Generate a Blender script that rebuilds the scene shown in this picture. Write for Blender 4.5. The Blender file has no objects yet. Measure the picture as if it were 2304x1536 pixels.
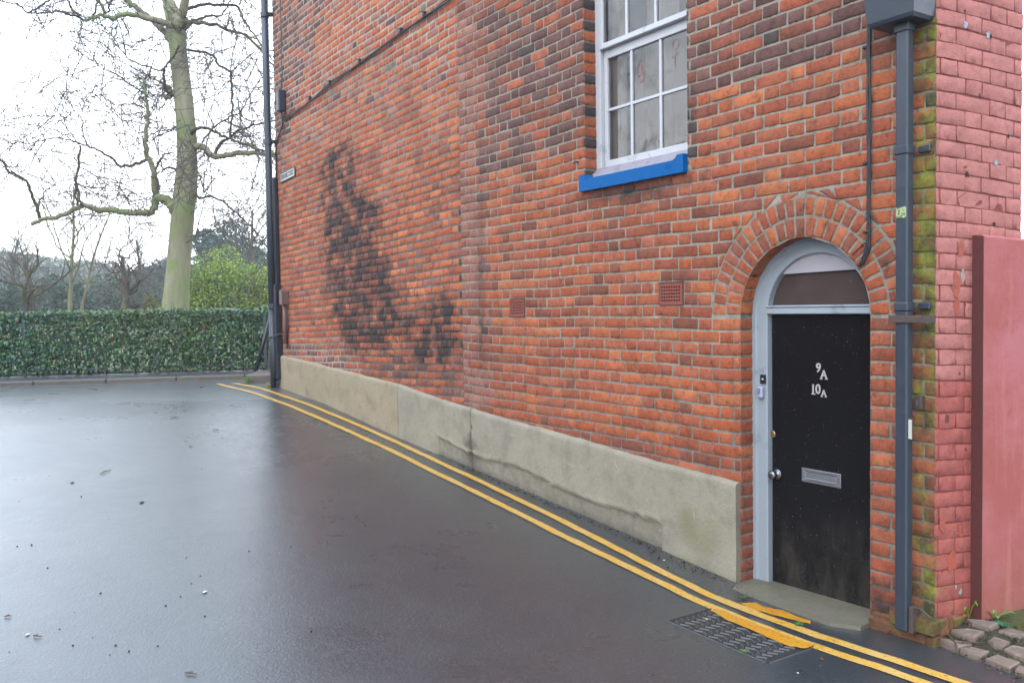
import bpy, math, random
import numpy as np
from math import radians, pi, sin, cos, atan2, sqrt
from mathutils import Vector, Matrix

# ------------------------------------------------------------------ camera maths
FOC = 1960.0; CX = 1152.0; CY = 768.0
PITCH = radians(2.2); SR = -0.015; CR = sqrt(1 - SR * SR)
FW = np.array([0, cos(PITCH), -sin(PITCH)]); _U0 = np.array([0, sin(PITCH), cos(PITCH)]); _R0 = np.array([1.0, 0, 0])
RT = _R0 * CR + _U0 * SR; UP = -_R0 * SR + _U0 * CR
EYE = np.array([0.0, 0.0, 1.61])

S = bpy.context.scene
cam = bpy.data.cameras.new('camera'); cam_o = bpy.data.objects.new('camera', cam); S.collection.objects.link(cam_o)
cam.sensor_width = 36.0; cam.lens = 36.0 * FOC / 2304.0; cam.clip_start = 0.05; cam.clip_end = 2000
M = Matrix(((RT[0], UP[0], -FW[0], EYE[0]), (RT[1], UP[1], -FW[1], EYE[1]), (RT[2], UP[2], -FW[2], EYE[2]), (0, 0, 0, 1)))
cam_o.matrix_world = M
S.camera = cam_o

# ------------------------------------------------------------------ world, sun, exposure
SUN_EL = radians(42); SUN_AZ = radians(215)          # azimuth clockwise from +Y: light comes over the viewer's left shoulder
wd = bpy.data.worlds.new('World'); S.world = wd; wd.use_nodes = True
wn = wd.node_tree.nodes; wl = wd.node_tree.links
sky = wn.new('ShaderNodeTexSky'); sky.sky_type = 'NISHITA'; sky.sun_disc = False
sky.sun_elevation = SUN_EL; sky.sun_rotation = SUN_AZ; sky.air_density = 1.0; sky.dust_density = 6.0; sky.ozone_density = 1.0
hsv = wn.new('ShaderNodeHueSaturation'); hsv.inputs['Saturation'].default_value = 0.22
wl.new(sky.outputs[0], hsv.inputs['Color'])
bg = wn['Background']; # a closed white cloud deck over the sky, uneven in thickness
ctc = wn.new('ShaderNodeTexCoord'); cno = wn.new('ShaderNodeTexNoise'); cno.inputs['Scale'].default_value = 2.2; cno.inputs['Detail'].default_value = 5.0; wl.new(ctc.outputs['Generated'], cno.inputs['Vector'])
crp = wn.new('ShaderNodeValToRGB'); wl.new(cno.outputs['Fac'], crp.inputs[0]); crp.color_ramp.elements[0].position = 0.3; crp.color_ramp.elements[0].color = (9.2, 9.8, 10.8, 1); crp.color_ramp.elements[1].position = 0.7; crp.color_ramp.elements[1].color = (12.8, 13.2, 13.8, 1)
cmx = wn.new('ShaderNodeMix'); cmx.data_type = 'RGBA'; cmx.inputs[0].default_value = 0.85; wl.new(hsv.outputs[0], cmx.inputs[6]); wl.new(crp.outputs[0], cmx.inputs[7])
sxy = wn.new('ShaderNodeSeparateXYZ'); wl.new(ctc.outputs['Generated'], sxy.inputs[0]); mrz = wn.new('ShaderNodeMapRange'); wl.new(sxy.outputs['Z'], mrz.inputs[0]); mrz.inputs[1].default_value = 0.08; mrz.inputs[2].default_value = 0.6
tnt = wn.new('ShaderNodeMix'); tnt.data_type = 'RGBA'; wl.new(mrz.outputs[0], tnt.inputs[0]); tnt.inputs[6].default_value = (1.08, 1.06, 1.04, 1); tnt.inputs[7].default_value = (0.82, 0.95, 1.09, 1)   # thinner, bluer cloud overhead
mul = wn.new('ShaderNodeMix'); mul.data_type = 'RGBA'; mul.blend_type = 'MULTIPLY'; mul.inputs[0].default_value = 1.0; wl.new(cmx.outputs[2], mul.inputs[6]); wl.new(tnt.outputs[2], mul.inputs[7])
wl.new(mul.outputs[2], bg.inputs['Color']); bg.inputs['Strength'].default_value = 0.15
sun = bpy.data.lights.new('sun', 'SUN'); sun.energy = 0.6; sun.angle = radians(40); sun.color = (1.0, 0.96, 0.9)
sun_o = bpy.data.objects.new('sun', sun); S.collection.objects.link(sun_o)
sd = Vector((sin(SUN_AZ) * cos(SUN_EL), cos(SUN_AZ) * cos(SUN_EL), sin(SUN_EL)))
sun_o.rotation_euler = sd.to_track_quat('Z', 'Y').to_euler(); sun_o.location = (-5, -8, 12)
vs = S.view_settings; vs.view_transform = 'Standard'; vs.look = 'None'; vs.gamma = 1.0; vs.use_curve_mapping = False
vs.exposure = 0.98
S.cycles.max_bounces = 8; S.cycles.transparent_max_bounces = 16
S.cycles.sample_clamp_indirect = 6.0

# ------------------------------------------------------------------ general helpers
rng = np.random.default_rng(7); random.seed(5)

def ray(x, y): return FW + RT * (x - CX) / FOC - UP * (y - CY) / FOC
def at_depth(x, y, Y):
    r = ray(x, y); return EYE + r * (Y / r[1])
ALB = 0.60   # share of the light that the paints and bricks give back, against the tone seen in the picture
def lin(r, g, b, k=1.0):
    f = lambda c: ((c / 255 + 0.055) / 1.055) ** 2.4 if c > 10.3 else c / 255 / 12.92
    return np.array([f(r), f(g), f(b)]) * k * ALB

def hsh(x, y, s): 
    v = np.sin(x * 127.1 + y * 311.7 + s * 74.7) * 43758.5453
    return v - np.floor(v)
def vnoise(x, y, s=0.0):
    x = np.asarray(x, float); y = np.asarray(y, float)
    xi = np.floor(x); yi = np.floor(y); fx = x - xi; fy = y - yi
    fx = fx * fx * (3 - 2 * fx); fy = fy * fy * (3 - 2 * fy)
    a = hsh(xi, yi, s); b = hsh(xi + 1, yi, s); c = hsh(xi, yi + 1, s); d = hsh(xi + 1, yi + 1, s)
    return (a * (1 - fx) + b * fx) * (1 - fy) + (c * (1 - fx) + d * fx) * fy
def fbm(x, y, s=0.0, o=3):
    t = 0; a = 0.5; n = 0
    for i in range(o):
        t = t + a * vnoise(np.asarray(x) * 2 ** i, np.asarray(y) * 2 ** i, s + i * 3.1); n += a; a *= 0.5
    return t / n

class MB:
    """collects geometry for one mesh object (world coordinates)"""
    def __init__(s): s.v = []; s.f = []; s.n = 0; s.col = []; s.mo = []; s.hascol = False
    def add(s, v, f, col=None, moss=None):
        v = np.asarray(v, float).reshape(-1, 3); s.v.append(v)
        for q in f: s.f.append(tuple(int(i) + s.n for i in q))
        s.addattr(len(v), col, moss); s.n += len(v)
    def addattr(s, n, col, moss):
        if col is not None:
            s.hascol = True; col = np.asarray(col, float)
            if col.ndim == 1: col = np.tile(col, (n, 1))
            if col.shape[1] == 3: col = np.c_[col, np.zeros(n)]
        else: col = np.tile(np.array([0.5, 0.5, 0.5, 0.0]), (n, 1))
        s.col.append(col)
        s.mo.append(np.zeros(n) if moss is None else np.asarray(moss, float) * np.ones(n))
    def addq(s, v, q, col=None, moss=None):
        """q: (K,4) int array"""
        v = np.asarray(v, float).reshape(-1, 3); s.v.append(v)
        s.f.extend(map(tuple, (np.asarray(q) + s.n).tolist()))
        s.addattr(len(v), col, moss); s.n += len(v)
    def box(s, o, ax, ay, az, sx, sy, sz, bev=0.0, col=None):
        """box with origin corner o spanning sx*ax, sy*ay, sz*az"""
        o = np.asarray(o, float); A = np.asarray(ax, float) * sx; Bv = np.asarray(ay, float) * sy; Cv = np.asarray(az, float) * sz
        if bev <= 0:
            v = [o + A * i + Bv * j + Cv * k for k in (0, 1) for j in (0, 1) for i in (0, 1)]
            s.add(v, [(0, 2, 3, 1), (4, 5, 7, 6), (0, 1, 5, 4), (2, 6, 7, 3), (0, 4, 6, 2), (1, 3, 7, 5)], col); return
        b = bev; v = []
        ua, ub, uc = np.asarray(ax, float), np.asarray(ay, float), np.asarray(az, float)
        def P(i, j, k): return o + ua * i + ub * j + uc * k
        X = (0, sx); Yv = (0, sy); Z = (0, sz); ins = lambda t, m: b if t == 0 else m - b
        idx = {}
        for i in (0, 1):
            for j in (0, 1):
                for k in (0, 1):
                    x0, y0, z0 = X[i], Yv[j], Z[k]; xi, yi, zi = ins(i, sx), ins(j, sy), ins(k, sz)
                    idx[i, j, k] = len(v); v += [P(x0, yi, zi), P(xi, y0, zi), P(xi, yi, z0)]
        f = []
        g = lambda i, j, k, a: idx[i, j, k] + a
        for i in (0, 1): f.append([g(i, 0, 0, 0), g(i, 1, 0, 0), g(i, 1, 1, 0), g(i, 0, 1, 0)])
        for j in (0, 1): f.append([g(0, j, 0, 1), g(1, j, 0, 1), g(1, j, 1, 1), g(0, j, 1, 1)])
        for k in (0, 1): f.append([g(0, 0, k, 2), g(1, 0, k, 2), g(1, 1, k, 2), g(0, 1, k, 2)])
        for j in (0, 1):
            for k in (0, 1): f.append([g(0, j, k, 1), g(1, j, k, 1), g(1, j, k, 2), g(0, j, k, 2)])
        for i in (0, 1):
            for k in (0, 1): f.append([g(i, 0, k, 0), g(i, 1, k, 0), g(i, 1, k, 2), g(i, 0, k, 2)])
        for i in (0, 1):
            for j in (0, 1): f.append([g(i, j, 0, 0), g(i, j, 1, 0), g(i, j, 1, 1), g(i, j, 0, 1)])
        for i in (0, 1):
            for j in (0, 1):
                for k in (0, 1): f.append([g(i, j, k, 0), g(i, j, k, 1), g(i, j, k, 2)])
        s.add(v, f, col)
    def tube(s, pts, rad, sides=8, cap=True, col=None):
        pts = np.asarray(pts, float); n = len(pts); rad = np.ones(n) * np.asarray(rad, float)
        T = np.gradient(pts, axis=0) if n > 2 else np.tile(pts[1] - pts[0], (n, 1))
        T /= np.linalg.norm(T, axis=1)[:, None] + 1e-12
        ref = np.array([0, 0, 1.0]) if abs(T[:, 2]).mean() < 0.75 else np.array([0.31, 0.95, 0.0])
        A = np.cross(T, ref); A /= np.linalg.norm(A, axis=1)[:, None] + 1e-12; Bv = np.cross(T, A)
        th = np.arange(sides) / sides * 2 * pi
        V = pts[:, None, :] + rad[:, None, None] * (A[:, None, :] * np.cos(th)[None, :, None] + Bv[:, None, :] * np.sin(th)[None, :, None])
        i = np.arange(n - 1)[:, None] * sides; j = np.arange(sides)[None, :]; j2 = (j + 1) % sides
        q = np.stack([i + j, i + j2, i + sides + j2, i + sides + j], -1).reshape(-1, 4)
        base = s.n; s.addq(V.reshape(-1, 3), q, col)
        if cap:
            s.f.append(tuple(base + k for k in range(sides))[::-1]); s.f.append(tuple(base + (n - 1) * sides + k for k in range(sides)))
    def lathe(s, c, axis, prof, sides=24, col=None):
        """prof: list of (distance along axis, radius)"""
        axis = np.asarray(axis, float); axis /= np.linalg.norm(axis)
        ref = np.array([0, 0, 1.0]) if abs(axis[2]) < 0.8 else np.array([1.0, 0, 0])
        a = np.cross(axis, ref); a /= np.linalg.norm(a); b = np.cross(axis, a)
        v = []; 
        for (t, r) in prof:
            for k in range(sides):
                th = 2 * pi * k / sides; v.append(np.asarray(c) + axis * t + (a * cos(th) + b * sin(th)) * r)
        f = []
        for i in range(len(prof) - 1):
            for k in range(sides):
                k2 = (k + 1) % sides; f.append((i * sides + k, i * sides + k2, (i + 1) * sides + k2, (i + 1) * sides + k))
        f.append(tuple(range(sides))[::-1]); f.append(tuple((len(prof) - 1) * sides + k for k in range(sides)))
        s.add(v, f, col)
    def prism(s, poly, dvec, col=None):
        """poly: list of 3-D points (planar), extruded by dvec"""
        p = np.asarray(poly, float); n = len(p); v = np.r_[p, p + np.asarray(dvec, float)]
        f = [tuple(range(n))[::-1], tuple(range(n, 2 * n))] + [(i, (i + 1) % n, n + (i + 1) % n, n + i) for i in range(n)]
        s.add(v, f, col)
    def build(s, name, mat, parent=None, smooth=False, label=None, fix=True):
        me = bpy.data.meshes.new(name)
        V = np.concatenate(s.v) if s.v else np.zeros((0, 3))
        if parent is not None: V = V - ROOT[parent.name]
        me.from_pydata(V.tolist(), [], s.f); me.update()
        if s.hascol:
            ca = me.color_attributes.new('Col', 'FLOAT_COLOR', 'POINT'); ca.data.foreach_set('color', np.concatenate(s.col).astype(np.float32).ravel())
            at = me.attributes.new('Moss', 'FLOAT', 'POINT'); at.data.foreach_set('value', np.concatenate(s.mo).astype(np.float32))
        if fix and len(V) < 60000:
            import bmesh
            bm = bmesh.new(); bm.from_mesh(me); bmesh.ops.recalc_face_normals(bm, faces=bm.faces); bm.to_mesh(me); bm.free()
        if smooth: me.polygons.foreach_set('use_smooth', [True] * len(me.polygons))
        o = bpy.data.objects.new(name, me); S.collection.objects.link(o)
        me.materials.append(mat)
        if parent is not None: o.parent = parent; ROOT[o.name] = ROOT[parent.name]
        else: ROOT[o.name] = np.zeros(3)
        if label: o['label'] = label
        return o
ROOT = {}
def tag(o, label, cat, group=None):
    o['label'] = label; o['category'] = cat
    if group: o['group'] = group
    return o
def thing(name, label, cat, loc, group=None):
    o = bpy.data.objects.new(name, None); o.empty_display_size = 0.1; S.collection.objects.link(o)
    o.location = Vector(loc); ROOT[o.name] = np.asarray(loc, float); return tag(o, label, cat, group)
def recentre(o):
    """puts the origin of a one-mesh thing at the foot of its mesh"""
    me = o.data; n = len(me.vertices); a = np.empty(n * 3, np.float32); me.vertices.foreach_get('co', a); a = a.reshape(-1, 3)
    c = np.array([a[:, 0].mean(), a[:, 1].mean(), a[:, 2].min()]); me.vertices.foreach_set('co', (a - c).astype(np.float32).ravel()); me.update()
    o.location = Vector(c); return o
def struct(o, kind='structure'): o['kind'] = kind; return o

# ------------------------------------------------------------------ the three wall planes and the ground
eR = np.array([-0.55569386, 0.83138699, 0.0]); C0 = np.array([1.98725, 4.08481, 0.0]); nR = np.array([-eR[1], eR[0], 0.0])
eL = np.array([-0.58397443, 0.81177205, 0.0]); UB = 4.361; B0 = C0 + eR * UB; nL = np.array([-eL[1], eL[0], 0.0])
eP = np.array([0.91504127, 0.40336023, 0.0]); nP = np.array([eP[1], -eP[0], 0.0])
ZV = np.array([0, 0, 1.0])
FR = {'R': (C0, eR, nR), 'L': (B0, eL, nL), 'P': (C0, eP, nP)}
def W(w, u, z, d=0.0):
    O, e, n = FR[w]; return O + e * u + n * d + np.array([0, 0, z])
def Wv(w):
    O, e, n = FR[w]
    def f(a, b, d): return O + a[:, None] * e + d[:, None] * n + b[:, None] * ZV
    return f
def on(w, x, y, d=0.0):
    O, e, n = FR[w]; r = ray(x, y); t = ((O + n * d - EYE) @ n) / (r @ n); Q = EYE + r * t; return float((Q - O) @ e), float(Q[2])
GS = np.array([-60, -6, -3, -0.6, 0.0, 0.4, 1.1, 1.8, 2.74, 4.25, 5.56, 7.3, 8.65, 9.6, 11, 60])
GZ = np.array([-.25, -.20, -.10, -.015, -.015, -.032, -.028, .034, .107, .22, .34, .53, .625, .655, .66, .66])
def g(X, Y):
    s = (np.asarray(X) - C0[0]) * eR[0] + (np.asarray(Y) - C0[1]) * eR[1]
    return np.interp(s, GS, GZ)
def ground(x, y, dz=0.0):
    r = ray(x, y); t = 4.0
    for _ in range(60):
        P = EYE + r * t; t += 0.7 * ((P[2] - float(g(P[0], P[1])) - dz) / max(-r[2], 0.02))
        t = min(max(t, 0.5), 60)
    P = EYE + r * t; P[2] = float(g(P[0], P[1])) + dz; return P

# ------------------------------------------------------------------ materials
def newmat(name):
    m = bpy.data.materials.new(name); m.use_nodes = True; nt = m.node_tree
    return m, nt, nt.nodes['Principled BSDF']
def nd(nt, t, **kw):
    n = nt.nodes.new(t)
    for k, v in kw.items():
        if hasattr(n, k): setattr(n, k, v)
        else: n.inputs[k].default_value = v
    return n
def coords(nt): return nd(nt, 'ShaderNodeTexCoord').outputs['Object']
def noise(nt, vec, scale, detail=3.0, rough=0.6, dist=0.0):
    n = nd(nt, 'ShaderNodeTexNoise'); n.inputs['Scale'].default_value = scale; n.inputs['Detail'].default_value = detail
    n.inputs['Roughness'].default_value = rough; n.inputs['Distortion'].default_value = dist
    if vec is not None: nt.links.new(vec, n.inputs['Vector'])
    return n.outputs['Fac']
def ramp(nt, fac, stops):
    r = nd(nt, 'ShaderNodeValToRGB'); nt.links.new(fac, r.inputs[0]); e = r.color_ramp.elements
    while len(e) < len(stops): e.new(0.5)
    for k, (p, c) in enumerate(stops):
        e[k].position = p; c = (c, c, c) if np.isscalar(c) else c; e[k].color = (*c, 1)
    return r.outputs[0]
def maprange(nt, fac, a, b, c, d):
    m = nd(nt, 'ShaderNodeMapRange'); nt.links.new(fac, m.inputs[0])
    for i, v in enumerate((a, b, c, d)): m.inputs[i + 1].default_value = v
    return m.outputs[0]
def mix(nt, fac, a, b, blend='MIX'):
    m = nd(nt, 'ShaderNodeMix'); m.data_type = 'RGBA'; m.blend_type = blend
    for k, v in ((0, fac), (6, a), (7, b)):
        if hasattr(v, 'is_output'): nt.links.new(v, m.inputs[k])
        elif k == 0: m.inputs[0].default_value = v
        else: m.inputs[k].default_value = (v, v, v, 1) if np.isscalar(v) else (*v[:3], 1)
    return m.outputs[2]
def math_(nt, op, a, b=None):
    m = nd(nt, 'ShaderNodeMath'); m.operation = op
    for i, v in enumerate((a, b)):
        if v is None: continue
        if hasattr(v, 'is_output'): nt.links.new(v, m.inputs[i])
        else: m.inputs[i].default_value = v
    return m.outputs[0]
def bump(nt, bs, h, dist, strength=1.0):
    b = nd(nt, 'ShaderNodeBump'); b.inputs['Strength'].default_value = strength; b.inputs['Distance'].default_value = dist
    nt.links.new(h, b.inputs['Height']); nt.links.new(b.outputs[0], bs.inputs['Normal'])
def plain(name, col, rough=0.5, metal=0.0, var=0.15, scale=8.0, bmp=0.0, bscale=60.0, spec=0.5, dirt=None):
    """a surface with slight uneven tone, an optional dirt colour in patches and a fine bump"""
    m, nt, bs = newmat(name); v = coords(nt)
    c = np.asarray(col, float)
    f = noise(nt, v, scale, 5.0)
    base = mix(nt, f, c * (1 - var), np.minimum(c * (1 + var), 0.95))
    if dirt is not None:
        dc, amt = dirt
        base = mix(nt, maprange(nt, noise(nt, v, scale * 0.6, 8.0, 0.7), 0.62 - amt * 0.3, 0.72, 0.0, 0.85), base, dc)
    nt.links.new(base, bs.inputs['Base Color'])
    nt.links.new(maprange(nt, noise(nt, v, scale * 2.1, 4.0), 0.3, 0.7, max(rough - 0.1, 0.02), min(rough + 0.1, 1)), bs.inputs['Roughness'])
    bs.inputs['Metallic'].default_value = metal; bs.inputs['Specular IOR Level'].default_value = spec
    if bmp > 0: bump(nt, bs, noise(nt, v, bscale, 4.0), bmp)
    return m

K = 0.80   # sunless-day albedo of a surface that shows as that colour in the picture
def brick_material(name, var=0.42, grain=1.0):
    m, nt, bs = newmat(name); v = coords(nt)
    at = nd(nt, 'ShaderNodeAttribute'); at.attribute_name = 'Col'
    mo = nd(nt, 'ShaderNodeAttribute'); mo.attribute_name = 'Moss'
    f = noise(nt, v, 30.0, 7.0, 0.7)
    c = mix(nt, 1.0, at.outputs['Color'], ramp(nt, f, [(0.30, 1 - var), (0.48, 1.0), (0.72, 1 + var * 0.5)]), 'MULTIPLY')
    c = mix(nt, 1.0, c, ramp(nt, noise(nt, v, 7.0, 5.0, 0.6), [(0.3, 1 - var * 0.5), (0.5, 1.0), (0.7, 1 + var * 0.3)]), 'MULTIPLY')
    sm = maprange(nt, noise(nt, v, 19.0, 5.0, 0.65), 0.57, 0.70, 0.0, 0.55 * min(var / 0.35, 1))
    c = mix(nt, sm, c, mix(nt, 1.0, c, lin(150, 140, 140), 'MULTIPLY'))
    speck = maprange(nt, noise(nt, v, 140.0, 3.0, 0.7), 0.62, 0.75, 0.0, 0.5)
    c = mix(nt, speck, c, lin(95, 60, 50))
    pale = maprange(nt, noise(nt, v, 90.0, 2.0, 0.5), 0.70, 0.76, 0.0, 0.35)
    c = mix(nt, pale, c, lin(205, 165, 140))
    # soot, dirt and the dark band below the sill, broken up by the grain of the wall
    sf = math_(nt, 'ADD', at.outputs['Alpha'], maprange(nt, noise(nt, v, 16.0, 6.0, 0.7), 0.2, 0.8, -0.3, 0.3))
    sf = maprange(nt, sf, 0.28, 0.95, 0.0, 0.97)
    c = mix(nt, sf, c, lin(46, 44, 44))
    mf = math_(nt, 'ADD', mo.outputs['Fac'], maprange(nt, noise(nt, v, 9.0, 7.0, 0.72), 0.25, 0.75, -0.75, 0.6))
    gcol = mix(nt, maprange(nt, noise(nt, v, 11.0, 6.0, 0.7), 0.4, 0.62, 0, 1), lin(84, 78, 42), lin(150, 158, 56))
    c = mix(nt, maprange(nt, mf, 0.3, 0.9, 0.0, 0.9), c, gcol)
    nt.links.new(c, bs.inputs['Base Color'])
    bs.inputs['Roughness'].default_value = 0.8; bs.inputs['Specular IOR Level'].default_value = 0.3
    h = math_(nt, 'ADD', math_(nt, 'MULTIPLY', noise(nt, v, 55.0, 6.0, 0.7), 1.0), math_(nt, 'MULTIPLY', noise(nt, v, 220.0, 3.0, 0.6), 0.35))
    bump(nt, bs, h, 0.007 * grain)
    return m
def leaf_material(name, rough=0.4, spec=0.5, trans=0.25):
    m, nt, bs = newmat(name)
    at = nd(nt, 'ShaderNodeAttribute'); at.attribute_name = 'Col'
    nt.links.new(at.outputs['Color'], bs.inputs['Base Color'])
    bs.inputs['Roughness'].default_value = rough; bs.inputs['Specular IOR Level'].default_value = spec
    tr = nd(nt, 'ShaderNodeBsdfTranslucent'); nt.links.new(at.outputs['Color'], tr.inputs['Color'])
    ms = nd(nt, 'ShaderNodeMixShader'); ms.inputs[0].default_value = trans
    nt.links.new(bs.outputs[0], ms.inputs[1]); nt.links.new(tr.outputs[0], ms.inputs[2])
    nt.links.new(ms.outputs[0], nt.nodes['Material Output'].inputs['Surface'])
    return m
def bark_material(name, c1, c2, c3, scale=3.0):
    m, nt, bs = newmat(name); v = coords(nt)
    mp = nd(nt, 'ShaderNodeMapping'); mp.inputs['Scale'].default_value = (1, 1, 0.25); nt.links.new(v, mp.inputs['Vector'])
    c = mix(nt, maprange(nt, noise(nt, mp.outputs[0], scale, 6.0, 0.65), 0.38, 0.62, 0, 1), c1, c2)
    c = mix(nt, maprange(nt, noise(nt, v, scale * 0.55, 5.0, 0.6), 0.46, 0.6, 0, 0.9), c, c3)
    nt.links.new(c, bs.inputs['Base Color']); bs.inputs['Roughness'].default_value = 0.9; bs.inputs['Specular IOR Level'].default_value = 0.2
    bump(nt, bs, noise(nt, mp.outputs[0], scale * 8, 6.0, 0.7), 0.03)
    return m

MAT = {}
MAT['brick'] = brick_material('weathered_brick')
MAT['mortar'] = brick_material('lime_mortar', 0.22, 1.3)
MAT['painted'] = brick_material('painted_brick', 0.20, 0.9)
MAT['white_paint'] = plain('white_gloss_paint', lin(220, 220, 224, 0.95), 0.35, 0, 0.05, 10, 0.0006, 90, dirt=(lin(150, 145, 140), 0.1))
MAT['grey_paint'] = plain('pale_blue_grey_paint', lin(184, 194, 202, 0.85), 0.4, 0, 0.07, 9, 0.0008, 70, dirt=(lin(120, 120, 122), 0.15))
MAT['blue_paint'] = plain('bright_blue_paint', lin(0, 108, 184, 0.85), 0.5, 0, 0.10, 14, 0.0015, 40, spec=0.1, dirt=(lin(60, 70, 85), 0.02))
MAT['black_gloss'] = plain('black_door_paint', lin(26, 23, 25), 0.16, 0, 0.35, 5, 0.0006, 30)
MAT['grey_pipe'] = plain('slate_grey_pipe_paint', lin(62, 72, 86, 0.8), 0.38, 0, 0.12, 7, 0.0005, 50, dirt=(lin(110, 108, 104), 0.05))
MAT['black_pipe'] = plain('black_pipe_paint', lin(44, 50, 62, 0.8), 0.38, 0, 0.2, 9, 0.0008, 60)
MAT['cable'] = plain('black_cable', lin(38, 40, 46), 0.5, 0, 0.2, 20)
MAT['rust'] = plain('rusty_iron', lin(92, 76, 70), 0.75, 0.2, 0.3, 30, 0.002, 120, dirt=(lin(120, 75, 50), 0.3))
MAT['brown_metal'] = plain('brown_cable_cover', lin(120, 92, 84), 0.55, 0, 0.15, 20)
MAT['steel'] = plain('satin_steel', lin(190, 190, 192), 0.35, 0.85, 0.08, 30)
MAT['brass'] = plain('old_brass', lin(185, 160, 110), 0.35, 0.8, 0.1, 40)
MAT['chrome'] = plain('dark_chrome', lin(140, 140, 145), 0.15, 0.95, 0.1, 40)
MAT['terracotta'] = plain('terracotta', lin(165, 85, 68, K), 0.85, 0, 0.12, 30, 0.001, 120)
MAT['hole_dark'] = plain('hole_dark_paint', (0.012, 0.011, 0.01), 0.9)
MAT['fanlight_board'] = plain('brown_fanlight', lin(96, 78, 74, 0.8), 0.18, 0, 0.15, 6)
MAT['sign_white'] = plain('sign_white', lin(238, 238, 235, 0.9), 0.35, 0, 0.05, 20)
MAT['sign_black'] = plain('sign_black', lin(35, 35, 40), 0.4)
MAT['stone'] = plain('doorstep_stone', lin(140, 132, 112, 0.75), 0.6, 0, 0.2, 9, 0.003, 60, dirt=(lin(95, 98, 55), 0.25))
MAT['kerb'] = plain('kerb_granite', lin(128, 116, 106, 0.75), 0.6, 0, 0.2, 6, 0.003, 80, dirt=(lin(70, 66, 56), 0.2))
MAT['sett'] = plain('worn_setts', lin(158, 136, 122, 0.75), 0.55, 0, 0.35, 13, 0.004, 60, dirt=(lin(96, 92, 60), 0.3))
MAT['soil'] = plain('mossy_soil', lin(72, 64, 44, 0.8), 0.9, 0, 0.5, 25, 0.012, 60, dirt=(lin(100, 108, 40), 0.35))
MAT['curtain'] = plain('beige_curtain', lin(214, 200, 182, 1.1), 0.9, 0, 0.06, 12)
MAT['net'] = plain('grey_net', lin(196, 180, 164, 1.1), 0.9, 0, 0.12, 5)
MAT['leaf'] = leaf_material('foliage', 0.55, 0.35)
MAT['hedge_leaf'] = leaf_material('glossy_hedge_leaf', 0.3, 0.7, 0.15)
MAT['plane_bark'] = bark_material('mossy_bark', lin(196, 190, 158, K), lin(160, 150, 124, K), lin(166, 182, 120, K), 3.2)
MAT['grey_bark'] = bark_material('grey_bark', lin(96, 86, 78, K), lin(128, 118, 98, K), lin(110, 112, 70, K), 5.0)
MAT['pale_bark'] = bark_material('pale_bark', lin(150, 142, 110, K), lin(126, 120, 92, K), lin(150, 152, 100, K), 5.0)
MAT['twig_bark'] = plain('thin_twig_bark', lin(112, 102, 98, .8), .9)
MAT['twig'] = plain('dead_twig', lin(90, 70, 55), 0.7)
MAT['grit'] = plain('dark_grit', lin(42, 40, 40), 0.6)
MAT['white_bit'] = plain('pale_litter', lin(225, 222, 210), 0.6)
MAT['dry_leaf'] = plain('dry_leaf', lin(150, 84, 56), 0.6)

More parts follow.
